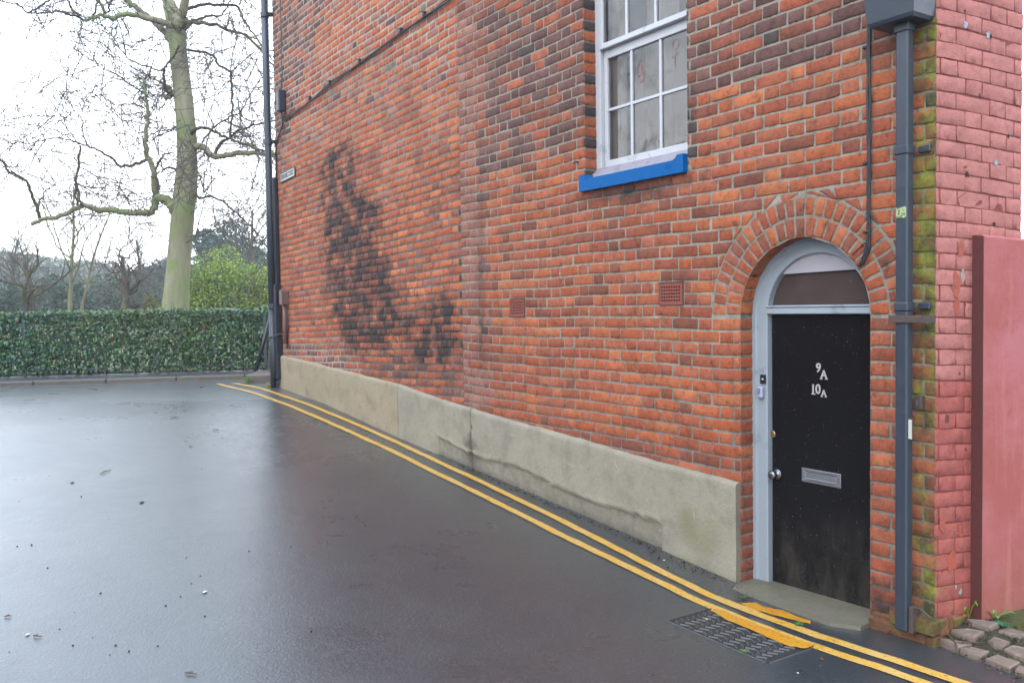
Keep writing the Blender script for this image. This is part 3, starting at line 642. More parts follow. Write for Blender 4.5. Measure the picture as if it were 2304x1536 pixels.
def plinth(u0, u1, tone, label, lower):
    mb = MB(); n = int((u1 - u0) / 0.02); us = np.linspace(u0, u1, n + 1)
    zt = np.interp(us, PTU, PTZ) + 0.002 * np.sin(us * 5.0) + (vnoise(us * 9, us * 0, 4.0) - 0.5) * 0.007
    rows = 26; V = []; D = []; C = []; A = []; Mo = []
    for r in range(rows + 4):
        for i, u in enumerate(us):
            P0 = W('R', u, 0, 0) if u <= UB else W('L', u - UB, 0, 0)
            nn = nR if u <= UB else nL
            zg = float(g(P0[0], P0[1])) - 0.06
            if r <= rows: t = r / rows; z = zg + (zt[i] - 0.02 - zg) * t; d = 0.036
            else:
                k = r - rows; z = zt[i] - 0.02 + (0.012, 0.02, 0.024)[k - 1]; d = (0.031, 0.016, -0.012)[k - 1]
            hz = z - zg - 0.06
            d += (vnoise(u * 7, z * 7, 1.0) - 0.5) * 0.004
            al = 0.25 * max(0, 1 - hz / 0.05); mo_ = 0.5 * max(0, 1 - hz / 0.05) * vnoise(u * 3, z, 9.0)
            if lower:   # the crumbled band along the foot, behind the skin of the render
                edge = 0.155 + 0.02 * math.sin(u * 4.1) + 0.018 * (float(vnoise(u * 16, 0, 5.0)) - 0.5)
                span = (u > 1.82) and (u < UB + 0.42)
                if span:
                    f = min(max((edge - hz) / 0.012, 0), 1); d -= 0.020 * f
                    if hz < edge: al += 0.45
                    b = math.exp(-((hz - edge - 0.012) / 0.016) ** 2); al -= 0.5 * b; 
                    lip = math.exp(-((hz - edge - 0.01) / 0.014) ** 2); d += 0.004 * lip
                    al += 0.40 * math.exp(-((hz - edge - 0.08) / 0.05) ** 2) * float(vnoise(u * 2.2, 1.0, 6.0))
                cr = abs(u - 4.20 - 0.01 * math.sin(z * 30))
                if cr < 0.012: d -= 0.014; al += 0.5
                al += 0.6 * math.exp(-((u - 4.22) / 0.10) ** 2) * math.exp(-((hz - 0.2) / 0.16) ** 2)
                mo_ += (0.25 + 0.75 * float(fbm(u * 5, z * 4, 13.0))) * math.exp(-((u - 1.50) / 0.27) ** 2 - ((hz - 0.22) / 0.17) ** 2)
            al += 0.2 * max(0, 1 - (zt[i] - z) / 0.03)
            V.append(P0 + nn * d + ZV * z); A.append(np.clip(al, -0.6, 1)); Mo.append(mo_)
            lipc = 0.0
            if lower and span: lipc = 0.34 * lip * float(vnoise(u * 6, 3.0, 8.0) > 0.35)
            C.append(tone * (0.95 + 0.1 * vnoise(u * 1.5, z * 1.5, 2.0) + lipc))
    nu = n + 1; q = np.array([[r * nu + i, r * nu + i + 1, (r + 1) * nu + i + 1, (r + 1) * nu + i] for r in range(rows + 3) for i in range(n)])
    mb.addq(V, q, np.c_[np.array(C), np.array(A)], np.array(Mo))
    # end faces
    nr = rows + 4
    for side in (0, n):
        P0 = np.array([V[r * nu + side] for r in range(nr)]); nn = nR if us[side] <= UB else nL
        dd = ((P0 - (W('R', us[side], 0, 0) if us[side] <= UB else W('L', us[side] - UB, 0, 0))) @ nn)
        Pb = P0 - nn[None, :] * (dd + 0.03)[:, None]
        mb.addq(np.r_[P0, Pb], np.array([[i, i + 1, nr + i + 1, nr + i] for i in range(nr - 1)]), np.r_[np.tile(tone * 0.8, (2 * nr, 1))])
    if lower:
        for (x, y, dx, dy) in ((1140, 975, 26, 6), (1270, 1040, 30, 12), (1378, 1030, 18, 36), (1362, 1040, 3, 16), (1100, 960, 8, 14), (1480, 1190, 10, 4), (1230, 1085, 14, 5), (1560, 1150, 3, 22)):
            a = np.array(on('R', x, y, .04)); b = np.array(on('R', x + dx, y + dy, .04)); t_ = (b - a) / np.linalg.norm(b - a); nq = np.array([-t_[1], t_[0]]) * .0035
            mb.add([W('R', *p_, .0385) for p_ in (a, (a + b) / 2 + nq * 1.5, b, (a + b) / 2 - nq)], [(0, 1, 2, 3)], lin(205, 200, 190, K))
    return mb.build('plinth', MAT['render'], bl, smooth=True, label=label, fix=True)
plinth(1.192, UB + 1.165, lin(184, 173, 152, K), 'grey cement plinth with a crumbled lower band', True)
plinth(UB + 1.172, UB + UL - 0.004, lin(192, 174, 145, K), 'smoother buff plinth nearest the street corner', False)

# ------------------------------------------------------------------ fittings of the building
def text_geo(txt, size, depth, off=0.0):
    cu = bpy.data.curves.new('lettering', 'FONT'); cu.body = txt; cu.size = size; cu.extrude = depth; cu.offset = off; cu.align_x = 'CENTER'; cu.align_y = 'CENTER'
    o = bpy.data.objects.new('lettering', cu); S.collection.objects.link(o); bpy.context.view_layer.update()
    me = bpy.data.meshes.new_from_object(o.evaluated_get(bpy.context.evaluated_depsgraph_get()))
    v = np.array([p.co[:] for p in me.vertices]); f = [tuple(p.vertices) for p in me.polygons]
    bpy.data.objects.remove(o); bpy.data.curves.remove(cu); bpy.data.meshes.remove(me)
    return v, f
def add_text(mb, w, u, z, d, txt, size, depth=0.002, off=0.0, sx=1.0, shear=0.0):
    v, f = text_geo(txt, size, depth, off); O, e, n = FR[w]; sg = -1 if w in 'RL' else 1
    x = v[:, 0] * sx; V = O + (u + sg * x)[:, None] * e + (z + v[:, 1] + shear * sg * x)[:, None] * ZV + (d + v[:, 2])[:, None] * n
    mb.add(V, f)
def wbox(mb, w, u0, u1, z0, z1, d0, d1, bev=0.0):
    O, e, n = FR[w]; mb.box(O + e * u0 + ZV * z0 + n * d0, e, ZV, n, u1 - u0, z1 - z0, d1 - d0, bev)

# window sill
mb = MB(); prof = [(1.603, 2.430), (2.636, 2.430), (2.636, 2.546), (2.580, 2.546), (2.562, 2.513), (1.70, 2.514), (1.672, 2.524), (1.655, 2.544), (1.603, 2.544)]
mb.prism([W('R', u, z, 0.034) for u, z in prof], nR * -0.10)
for (u, z, r) in ((1.735, 2.480, 0.028),):   # worn roundel in the sill front
    mb.tube([W('R', u + r * cos(a), z + r * sin(a) * 0.8, 0.034) for a in np.linspace(pi, 2 * pi, 12)], 0.003, 5)
    for k in range(3): wbox(mb, 'R', u - 0.012 + k * 0.012, u - 0.008 + k * 0.012, z - 0.006, z + 0.016, 0.032, 0.036)
mb.build('window_sill', MAT['blue_paint'], bl, label='bright blue painted sill with raised ends')

# sash window
m, nt, bs = newmat('window_glass')
tr = nd(nt, 'ShaderNodeBsdfTransparent'); tr.inputs[0].default_value = (0.82, 0.84, 0.84, 1); gl = nd(nt, 'ShaderNodeBsdfGlossy'); gl.inputs['Roughness'].default_value = 0.03
fr = nd(nt, 'ShaderNodeFresnel'); fr.inputs[0].default_value = 1.85
bp = nd(nt, 'ShaderNodeBump'); bp.inputs['Strength'].default_value = 0.12; bp.inputs['Distance'].default_value = 0.004; nt.links.new(noise(nt, coords(nt), 7.0, 2.0), bp.inputs['Height']); nt.links.new(bp.outputs[0], gl.inputs['Normal'])
df = nd(nt, 'ShaderNodeBsdfDiffuse'); df.inputs[0].default_value = (0.45, 0.45, 0.46, 1)
m1 = nd(nt, 'ShaderNodeMixShader'); nt.links.new(fr.outputs[0], m1.inputs[0]); nt.links.new(tr.outputs[0], m1.inputs[1]); nt.links.new(gl.outputs[0], m1.inputs[2])
m2 = nd(nt, 'ShaderNodeMixShader'); nt.links.new(maprange(nt, noise(nt, coords(nt), 6.0, 4.0), 0.35, 0.7, 0.03, 0.10), m2.inputs[0]); nt.links.new(m1.outputs[0], m2.inputs[1]); nt.links.new(df.outputs[0], m2.inputs[2])
nt.links.new(m2.outputs[0], nt.nodes['Material Output'].inputs['Surface']); MAT['glass'] = m
mb = MB()
wbox(mb, 'R', 2.555, UW1 + 0.01, 2.52, ZW1, -0.17, -0.108, 0.003); wbox(mb, 'R', UW0 - 0.01, 1.652, 2.52, ZW1, -0.17, -0.108, 0.003)
wbox(mb, 'R', 1.652, 2.555, ZW1 - 0.05, ZW1, -0.17, -0.108)
win = mb.build('window', MAT['white_paint'], bl, label='white painted sash window with small panes')
mb = MB(); mb.prism([W('R', UW0, 2.500, -0.025), W('R', UW0, 2.516, -0.025), W('R', UW0, 2.585, -0.100), W('R', UW0, 2.597, -0.107), W('R', UW0, 2.597, -0.19), W('R', UW0, 2.500, -0.19)], eR * (UW1 - UW0)); mb.build('sill_board', plain('chalky_lilac_tone', lin(176, 170, 182, 0.8), 0.55, 0, 0.12, 12, 0.001, 50, dirt=(lin(110, 104, 104), 0.25)), win)  # lilac-white board, its shade put into a darker paint tone
def sash(z0, z1, d, hb, ht, bars):
    mb = MB(); a, b = 1.654, 2.553
    wbox(mb, 'R', 2.518, b, z0, z1, d - 0.035, d, 0.003); wbox(mb, 'R', a, 1.700, z0, z1, d - 0.035, d, 0.003)
    wbox(mb, 'R', 1.700, 2.518, z0, z0 + hb, d - 0.035, d - 0.001, 0.003); wbox(mb, 'R', 1.700, 2.518, z1 - ht, z1, d - 0.035, d - 0.001, 0.003)
    for u in (2.272, 1.986): wbox(mb, 'R', u - 0.011, u + 0.011, z0 + hb, z1 - ht, d - 0.03, d - 0.006, 0.002)
    e = [1.700, 1.986 - 0.011, 1.986 + 0.011, 2.272 - 0.011, 2.272 + 0.011, 2.518]
    for zz in bars:
        for k in range(3): wbox(mb, 'R', e[2 * k], e[2 * k + 1], zz - 0.010, zz + 0.010, d - 0.03, d - 0.007, 0.002)
    mb.build('sash', MAT['white_paint'], win)
    mb = MB(); mb.add([W('R', a + 0.02, z0 + 0.02, d - 0.018), W('R', b - 0.02, z0 + 0.02, d - 0.018), W('R', b - 0.02, z1 - 0.02, d - 0.018), W('R', a + 0.02, z1 - 0.02, d - 0.018)], [(0, 1, 2, 3)])
    mb.build('pane', MAT['glass'], win)
sash(3.428, 4.27, -0.100, 0.038, 0.05, (3.86,)); sash(2.598, 3.465, -0.140, 0.052, 0.10, (3.005,))
mb = MB(); us = np.linspace(1.60, 2.62, 80)
for (ua, ub_, d, z0, z1, amp, fq) in ((2.40, 2.60, -0.21, 2.5, 4.3, 0.012, 60),):
    us = np.linspace(ua, ub_, 30); v = [W('R', u, z, d + amp * sin(u * fq)) for z in (z0, z1) for u in us]
    mb.addq(v, np.array([[i, i + 1, 31 + i, 30 + i] for i in range(29)]))
mb.build('curtain', MAT['curtain'], win, smooth=True)
mb = MB(); us = np.linspace(1.55, 2.64, 90); v = [W('R', u, z, -0.30 + 0.012 * sin(u * 45) + 0.008 * sin(u * 17)) for z in (2.45, 3.48) for u in us]
mb.addq(v, np.array([[i, i + 1, 91 + i, 90 + i] for i in range(89)])); mb.build('net_curtain', MAT['net'], win, smooth=True)
mb = MB()
for (ua, ub_, d) in ((1.95, 2.26, -0.30), (1.5, 1.8, -0.36)):
    us = np.linspace(ua, ub_, 40); v = [W('R', u, z, d + 0.02 * sin(u * 40)) for z in (3.2, 4.4) for u in us]; mb.addq(v, np.array([[i, i + 1, 41 + i, 40 + i] for i in range(39)]))
mb.build('curtain', MAT['curtain'], win, smooth=True)
MAT['doodle'] = plain('pink_window_marks', lin(206, 150, 140), 0.8)
mb = MB(); dd = -0.1555
cu, cz = on('R', 1442, 158, dd)
ring_ = lambda cx, cy, r, a0, a1: [W('R', cx + r * cos(a), cy + r * sin(a), dd) for a in np.linspace(a0, a1, 14)]
mb.tube(ring_(cu, cz, 0.045, 0.2, pi - 0.2), 0.0025, 4); mb.tube(ring_(cu, cz - 0.055, 0.026, 0, 2 * pi), 0.003, 4)
mb.tube([W('R', cu, cz + 0.05, dd), W('R', cu, cz - 0.03, dd)], 0.003, 4); mb.tube([W('R', cu + 0.03, cz - 0.028, dd), W('R', cu - 0.03, cz - 0.028, dd)], 0.0025, 4)
mb.build('pink_doodle', MAT['doodle'], win); mb = MB()
cu, cz = on('R', 1520, 100, dd)
mb.tube(ring_(cu, cz, 0.03, 0, 2 * pi), 0.002, 4); mb.tube([W('R', cu, cz - 0.03, dd), W('R', cu + 0.01, cz - 0.14, dd)], 0.002, 4); mb.tube([W('R', cu + 0.03, cz - 0.08, dd), W('R', cu - 0.03, cz - 0.06, dd)], 0.002, 4)
mb.build('pink_doodle', MAT['doodle'], win); mb = MB()
cu, cz = on('R', 1490, 125, dd); mb.tube([W('R', cu + 0.02, cz + 0.05, dd), W('R', cu - 0.01, cz, dd), W('R', cu + 0.02, cz - 0.05, dd)], 0.002, 4)
mb.build('pink_doodle', MAT['doodle'], win)

# air bricks
def air_brick(u0, u1, z0, z1, label):
    mb = MB(); hl = MB(); nx, nz = 8, 5; mg = 0.018; d = 0.003
    hu = (u1 - u0 - 2 * mg) / nx; hz = (z1 - z0 - 2 * mg) / nz
    xs = [u0]; zs = [z0]
    for i in range(nx): xs += [u0 + mg + (i + 0.22) * hu, u0 + mg + (i + 0.78) * hu]
    for i in range(nz): zs += [z0 + mg + (i + 0.24) * hz, z0 + mg + (i + 0.76) * hz]
    xs.append(u1); zs.append(z1)
    for i in range(len(xs) - 1):
        for j in range(len(zs) - 1):
            q = [W('R', a, b, d) for a, b in ((xs[i], zs[j]), (xs[i + 1], zs[j]), (xs[i + 1], zs[j + 1]), (xs[i], zs[j + 1]))]
            if i % 2 == 1 and j % 2 == 1:
                qb = [p - nR * 0.024 for p in q]; qf = [p - nR * 0.0015 for p in q]
                hl.add(qf + qb, [(0, 1, 5, 4), (1, 2, 6, 5), (2, 3, 7, 6), (3, 0, 4, 7), (4, 5, 6, 7)])
            else: mb.add(q, [(0, 1, 2, 3)])
    e = 0.004
    for a in ((u0, u1, z0, z0 + e), (u0, u1, z1 - e, z1), (u0, u0 + e, z0 + e, z1 - e), (u1 - e, u1, z0 + e, z1 - e)): wbox(mb, 'R', a[0], a[1], a[2], a[3], -0.02, 0.006)
    o = mb.build('air_brick', MAT['terracotta'], bl, label=label, fix=False)
    hl.build('grille_opening', MAT['hole_dark'], o, fix=False)  # hole sides and backs near black: inner shade and dirt as colour
air_brick(VENTS[0][0] + .004, VENTS[0][1] - .004, VENTS[0][2] + .004, VENTS[0][3] - .004, 'terracotta air brick nearer the door')
air_brick(VENTS[1][0] + .004, VENTS[1][1] - .004, VENTS[1][2] + .004, VENTS[1][3] - .004, 'terracotta air brick nearer the pilaster')

# door frame with arched head
mb = MB(); FI = 0.322; pts = []
for z in np.linspace(-0.06, ZS, 24)[:-1]: pts.append((1, 0, z))
for a in np.linspace(0, pi, 48): pts.append((cos(a), sin(a), ZS))
for z in np.linspace(ZS, -0.06, 24)[1:]: pts.append((-1, 0, z))
prof = [(RI + 0.012, -0.105), (RI - 0.020, -0.105), (RI - 0.026, -0.115), (RI - 0.034, -0.117), (FI + 0.004, -0.117), (FI, -0.121), (FI, -0.19)]
V = []
for (cx_, sy_, zb) in pts:
    for (r, d) in prof:
        if d < -0.1165 or r < RI - 0.03: r = r + (0.352 - FI) * (1 - cx_) / 2 * min(1, (RI - 0.030 - r) / 0.06 if r > FI + 0.01 else 1)
        V.append(W('R', UC + cx_ * r, zb + sy_ * r, d))
npf = len(prof); q = np.array([[i * npf + j, (i + 1) * npf + j, (i + 1) * npf + j + 1, i * npf + j + 1] for i in range(len(pts) - 1) for j in range(npf - 1)]); mb.addq(V, q)
wbox(mb, 'R', UC - 0.356, UC + FI + 0.005, 1.552, 1.590, -0.18, -0.1135, 0.004); wbox(mb, 'R', UC - 0.356, UC + FI + 0.005, 1.590, 1.602, -0.18, -0.107, 0.003)
dfm = mb.build('door_frame', MAT['grey_paint'], bl, smooth=False, label='pale grey blue door frame with an arched head')
zb1 = 1.776; rr = FI + 0.002; ths = np.linspace(0, pi, 60)
mb = MB(); ah = math.asin((zb1 - ZS) / rr)
rq = lambda a: rr + (0.352 - FI) * (1 - cos(a)) / 2
poly = [W('R', UC + rq(a) * cos(a), ZS + rq(a) * sin(a), -0.140) for a in np.linspace(ah, pi - ah + 0.03, 40)]
mb.prism(poly, nR * -0.02); mb.build('fanlight_board', plain('chalky_lilac_tone', lin(206, 200, 206, 0.85), 0.5, 0, 0.08, 8, 0.001, 40, dirt=(lin(150, 140, 140), 0.15)), dfm)
mb = MB(); poly = [W('R', UC + rr, 1.595, -0.162)] + [W('R', UC + rr * cos(a), ZS + rr * sin(a), -0.162) for a in np.linspace(0.15, ah + 0.02, 10)] + [W('R', UC + rq(a) * cos(a), ZS + rq(a) * sin(a), -0.162) for a in np.linspace(pi - ah - 0.02, pi - 0.14, 10)] + [W('R', UC - 0.354, 1.595, -0.162)]
mb.prism(poly, nR * -0.01); mb.build('fanlight', MAT['fanlight_board'], dfm)

# door leaf and its furniture
DD = -0.152
m, nt, bs = newmat('scuffed_black_door'); v = coords(nt)
sep = nd(nt, 'ShaderNodeSeparateXYZ'); nt.links.new(v, sep.inputs[0])
low = maprange(nt, sep.outputs['Z'], 0.0, 0.55, 1.0, 0.0)
mp = nd(nt, 'ShaderNodeMapping'); mp.inputs['Scale'].default_value = (1, 1, 0.35); nt.links.new(v, mp.inputs['Vector'])
gr = maprange(nt, noise(nt, mp.outputs[0], 9.0, 8.0, 0.75), 0.42, 0.7, 0.0, 1.0)
bs.inputs['Specular IOR Level'].default_value = 0.14
c = mix(nt, math_(nt, 'MULTIPLY', low, gr), (0.006, 0.005, 0.0055), lin(74, 68, 60))
sp = maprange(nt, noise(nt, v, 130.0, 1.0, 0.3), 0.76, 0.79, 0.0, 0.8); c = mix(nt, sp, c, lin(150, 145, 140))
nt.links.new(c, bs.inputs['Base Color'])
nt.links.new(math_(nt, 'ADD', maprange(nt, noise(nt, v, 6.0, 5.0), 0.3, 0.7, 0.06, 0.12), math_(nt, 'MULTIPLY', low, 0.35)), bs.inputs['Roughness'])
bump(nt, bs, noise(nt, v, 14.0, 4.0), 0.0012)
mb = MB(); wbox(mb, 'R', UC - 0.350, UC + FI - 0.004, -0.04, 1.549, DD - 0.04, DD, 0.003)
door = mb.build('door', m, bl, label='scuffed black door numbered 9A and 10A')
ku, kz = on('R', 1749, 1066, DD)
mb = MB(); mb.lathe(W('R', ku, kz, DD), nR, [(0, .031), (.005, .031), (.008, .026), (.010, .011), (.026, .010), (.032, .020), (.042, .027), (.052, .026), (.060, .017), (.062, .004)], 28)
mb.build('door_knob', MAT['chrome'], door, smooth=True)
lu, lz = on('R', 1739, 976, DD)
mb = MB(); mb.lathe(W('R', lu, lz, DD), nR, [(0, .021), (.006, .021), (.009, .018), (.009, .012), (.007, .011)], 24); wbox(mb, 'R', lu - .002, lu + .002, lz - .007, lz + .007, DD + .005, DD + .0085)
mb.build('lock', MAT['brass'], door)
a = on('R', 1805, 1052, DD); b = on('R', 1893, 1097, DD)
u0, u1, z0, z1 = b[0], a[0], (b[1] + on('R', 1805, 1083, DD)[1]) / 2, (a[1] + on('R', 1893, 1065, DD)[1]) / 2
mb = MB(); fw = 0.017
wbox(mb, 'R', u0, u1, z0, z0 + fw, DD, DD + .006, .002); wbox(mb, 'R', u0, u1, z1 - fw, z1, DD, DD + .006, .002); wbox(mb, 'R', u0, u0 + fw + .008, z0 + fw, z1 - fw, DD, DD + .006, .002); wbox(mb, 'R', u1 - fw - .008, u1, z0 + fw, z1 - fw, DD, DD + .006, .002)
wbox(mb, 'R', u0 + .026, u1 - .026, z0 + fw + .001, z1 - fw - .003, DD, DD + .0045, .001); wbox(mb, 'R', u0 + .030, u1 - .030, z0 + fw + .001, z0 + fw + .008, DD + .0045, DD + .012, .002)
mb.build('letter_plate', MAT['steel'], door)
MAT['numeral'] = plain('worn_silver_numeral', lin(224, 216, 206, 0.9), 0.4, 0.15, 0.2, 60)
mb = MB()
def num(txt, px, py, hpx, ser=()):
    u, z = on('R', px, py, DD); h = abs(on('R', px, py - hpx / 2, DD)[1] - on('R', px, py + hpx / 2, DD)[1])
    add_text(mb, 'R', u, z, DD + .002, txt, h * 1.42, .002, h * 0.022, 0.95)
    for (du, dz, w_) in ser: wbox(mb, 'R', u + du * h - w_ * h / 2, u + du * h + w_ * h / 2, z + dz * h - h * .055, z + dz * h + h * .055, DD, DD + .0035)
num('9', 1842, 828, 20); num('A', 1854, 843, 19, ((.36, -.47, .36), (-.36, -.47, .36)))
mb.build('door_number', MAT['numeral'], door, label='numerals 9A'); mb = MB()
num('1', 1830, 876, 21, ((-.04, -.47, .48),)); num('0', 1841, 876, 21); num('A', 1854, 885, 15, ((.36, -.47, .36), (-.36, -.47, .36)))
mb.build('door_number', MAT['numeral'], door, label='numerals 10A')

# doorstep and footing
mb = MB(); gq = lambda u, d: float(g(*W('R', u, 0, d)[:2]))
top = [(1.40, -0.02), (1.40, 0.075), (1.22, 0.125), (0.85, 0.15), (0.46, 0.165), (0.325, 0.10), (0.325, -0.02), (0.346, -0.02), (0.346, -0.20), (1.182, -0.20), (1.182, -0.02)]
tz = lambda u: np.interp(u, [0.3, 1.4], [0.0, -0.022])
n = len(top); Vt = [W('R', u, tz(u) - (0.006 if d > 0.05 else 0), d) for u, d in top]; Vb = [W('R', u, -0.20, d + (0.012 if d > 0 else 0)) for u, d in top]
mb.add(Vt + Vb, [tuple(range(n))] + [(i, (i + 1) % n, n + (i + 1) % n, n + i) for i in range(n)])
mb.build('doorstep', MAT['stone'], bl, label='worn stone doorstep below the black door')
mb = MB()
def rbrick(w, u0, u1, z0, z1, d0, d1, col, ms):
    O, e, n = FR[w]; k = len(mb.v); mb.box(O + e * u0 + ZV * z0 + n * d0, e, ZV, n, u1 - u0, z1 - z0, d1 - d0, 0.008, col)
    for kk in range(k, len(mb.v)): mb.v[kk] += rng.normal(0, 0.0025, mb.v[kk].shape); mb.mo[kk] = np.ones(len(mb.mo[kk])) * ms
for (u0, u1, z0, z1, d0, d1, ms) in ((.215, .32, -.05, .055, -.05, .012, .3), (-.028, .205, .035, .105, -.06, .055, .55), (.02, .33, -.06, .03, -.05, .03, .35), (-.03, .012, -.07, .03, -.05, .045, .5)):
    rbrick('R', u0, u1, z0, z1, d0, d1, lin(140, 92, 62, K), ms)
for (u0, u1, z0, z1, d0, d1, ms) in ((.012, .075, .02, .098, -.03, .022, .45), (.08, .115, .0, .10, -.03, .016, .3), (.12, .24, -.03, .09, -.03, .008, .6), (-.02, .20, -.09, .012, -.03, .02, .5)):
    rbrick('P', u0, u1, z0, z1, d0, d1, lin(150, 104, 70, K), ms)
mb.build('footing', MAT['brick'], bl, label='broken mossy bricks at the foot of the corner', fix=True)

# rendered garden wall at the right
m, nt, bs = newmat('pink_render'); v = coords(nt)
c = mix(nt, maprange(nt, noise(nt, v, 2.6, 7.0, 0.65), 0.4, 0.62, 0, 1), lin(196, 98, 88, K), lin(212, 120, 122, K))
c = mix(nt, maprange(nt, noise(nt, v, 5.0, 8.0, 0.75), 0.58, 0.66, 0, 0.6), c, lin(180, 84, 74, K))
mp = nd(nt, 'ShaderNodeMapping'); mp.inputs['Scale'].default_value = (1, 1, 0.12); nt.links.new(v, mp.inputs['Vector'])
c = mix(nt, maprange(nt, noise(nt, mp.outputs[0], 9.0, 5.0, 0.7), 0.52, 0.66, 0, 0.65), c, lin(222, 140, 122, K))
sep = nd(nt, 'ShaderNodeSeparateXYZ'); nt.links.new(v, sep.inputs[0])
lowd = math_(nt, 'MULTIPLY', maprange(nt, sep.outputs['Z'], 0.05, 0.75, 1.0, 0.0), maprange(nt, noise(nt, v, 4.0, 7.0, 0.7), 0.35, 0.65, 0.0, 1.0))
c = mix(nt, lowd, c, lin(158, 108, 84, K)); c = mix(nt, maprange(nt, noise(nt, v, 60.0, 2.0, 0.5), 0.74, 0.78, 0, 0.8), c, lin(120, 70, 66, K))
nt.links.new(c, bs.inputs['Base Color']); bs.inputs['Roughness'].default_value = 0.75; bump(nt, bs, noise(nt, v, 20.0, 6.0, 0.65), 0.004)
mb = MB(); u0, u1 = 0.243, 3.2
ztop = lambda u: 1.925 - 0.055 * (u - u0)
nn = 40; us = np.linspace(u0, u1, nn)
row = [(0.062, -0.25), (0.062, 0.9), (0.062, None), (0.050, 'c'), (-0.20, 't'), (-0.20, -0.25)]
V = []
for u in us:
    for (d, z) in row:
        zz = ztop(u) - 0.012 if z is None else ztop(u) if z in ('c', 't') else z
        V.append(W('P', u, zz, d + 0.004 * (float(vnoise(u * 4, zz * 4, 3.0)) - 0.5)))
nr = len(row); mb.addq(V, np.array([[i * nr + j, (i + 1) * nr + j, (i + 1) * nr + j + 1, i * nr + j + 1] for i in range(nn - 1) for j in range(nr - 1)]))
mb.f.append(tuple(range(nr))); mb.f.append(tuple((nn - 1) * nr + k for k in range(nr)))
for fidx in ():
    pass
rw = mb.build('rendered_wall', m); tag(rw, 'smooth pink rendered wall at the right edge, lower than the painted bricks', 'wall'); recentre(rw)
ROOT['rendered_wall'] = np.array(rw.location)
mb = MB(); O_ = C0 + eP * 0.240
mb.add([O_ + nP * .003 + ZV * -.02, O_ + nP * .0625 + ZV * -.02, O_ + nP * .0625 + ZV * 1.915, O_ + nP * .003 + ZV * 1.922, O_ + eP * .003 + nP * .003 + ZV * -.02, O_ + eP * .003 + nP * .0625 + ZV * -.02, O_ + eP * .003 + nP * .0625 + ZV * 1.915, O_ + eP * .003 + nP * .003 + ZV * 1.922], [(0, 1, 2, 3), (4, 5, 6, 7), (0, 1, 5, 4), (1, 2, 6, 5), (2, 3, 7, 6), (3, 0, 4, 7)])
mb.build('edge_strip', plain('dark_red_masonry_paint', lin(112, 54, 50, K), .7, 0, .18, 5, .003, 40, dirt=(lin(190, 130, 116), .05)), rw, label='darker red narrow edge of the pink wall')

# ------------------------------------------------------------------ drainpipes, cables, signs
dp = thing('drainpipe', 'square slate grey drainpipe beside the arched door, with hopper head', 'drainpipe', W('R', .113, 0.03, .07))
mb = MB(); wbox(mb, 'R', .082, .144, .035, 2.90, .046, .100, .007); mb.build('pipe', MAT['grey_pipe'], dp)
mb = MB(); O, e, n = FR['R']
lo = [(.022, .010), (.240, .010), (.240, .160), (.022, .160)]; hi = [(-.012, -.0), (.262, -.0), (.262, .190), (-.012, .190)]; mid = [(.010, .004), (.248, .004), (.248, .168), (.010, .168)]
Vh = [W('R', u, 2.912, d) for u, d in lo] + [W('R', u, 2.928, d) for u, d in mid] + [W('R', u, 3.16, d) for u, d in hi]
mb.add(Vh, [(0, 1, 2, 3)] + [(k * 4 + i, k * 4 + (i + 1) % 4, k * 4 + 4 + (i + 1) % 4, k * 4 + 4 + i) for k in (0, 1) for i in range(4)] + [(8, 9, 10, 11)])
wbox(mb, 'R', .076, .150, 2.87, 2.914, .040, .106, .006)
mb.build('hopper', MAT['grey_pipe'], dp)
for y in (337, 690):
    uz = on('R', 2030, y, .1)[1]; mb = MB(); wbox(mb, 'R', .077, .149, uz - .022, uz + .022, .038, .106, .006); wbox(mb, 'R', .018, .077, uz - .014, uz + .018, .003, .022, .004)
    mb.build('bracket', MAT['grey_pipe'], dp)
uz = on('R', 2030, 718, .1)[1]; mb = MB(); wbox(mb, 'R', .0, .172, uz - .017, uz + .017, .102, .110, .002); wbox(mb, 'R', .160, .172, uz - .017, uz + .017, .0, .102); wbox(mb, 'R', .0, .012, uz - .017, uz + .017, .0, .102)
mb.build('strap', MAT['rust'], dp, label='rusty flat iron strap')
mb = MB(); wbox(mb, 'R', .060, .082, .03, .16, .02, .085, .004); mb.tube([W('R', .075, .15, .06), W('R', .03, .16, .07), W('R', -.01, .13, .06)], .006, 6); mb.build('shoe_bracket', MAT['rust'], dp)
m, nt, bs = newmat('torn_sticker'); c = ramp(nt, noise(nt, coords(nt), 40.0, 3.0), [(0.4, lin(110, 140, 60)), (0.5, lin(205, 208, 170)), (0.58, lin(170, 178, 110)), (0.66, lin(90, 110, 110))]); nt.links.new(c, bs.inputs['Base Color'])
mb = MB(); a = on('R', 2016, 466, .1015); b = on('R', 2039, 492, .1015)
us = np.linspace(a[0], b[0], 9); top = [W('R', u, a[1] - .010 * rng.random(), .1015) for u in us]; bot = [W('R', u, b[1] + .010 * rng.random(), .1015) for u in us]
mb.addq(top + bot, np.array([[i, i + 1, 10 + i, 9 + i] for i in range(8)])); mb.build('sticker', m, dp, label='torn green and white sticker')
mb = MB(); zz = on('R', 2047, 965, .07)[1]; O = C0 + eR * .0805
mb.add([O + nR * .058 + ZV * (zz - .05), O + nR * .088 + ZV * (zz - .042), O + nR * .088 + ZV * (zz + .05), O + nR * .058 + ZV * (zz + .044)], [(0, 1, 2, 3)]); mb.build('sticker', MAT['white_bit'], dp, label='torn white paper label')

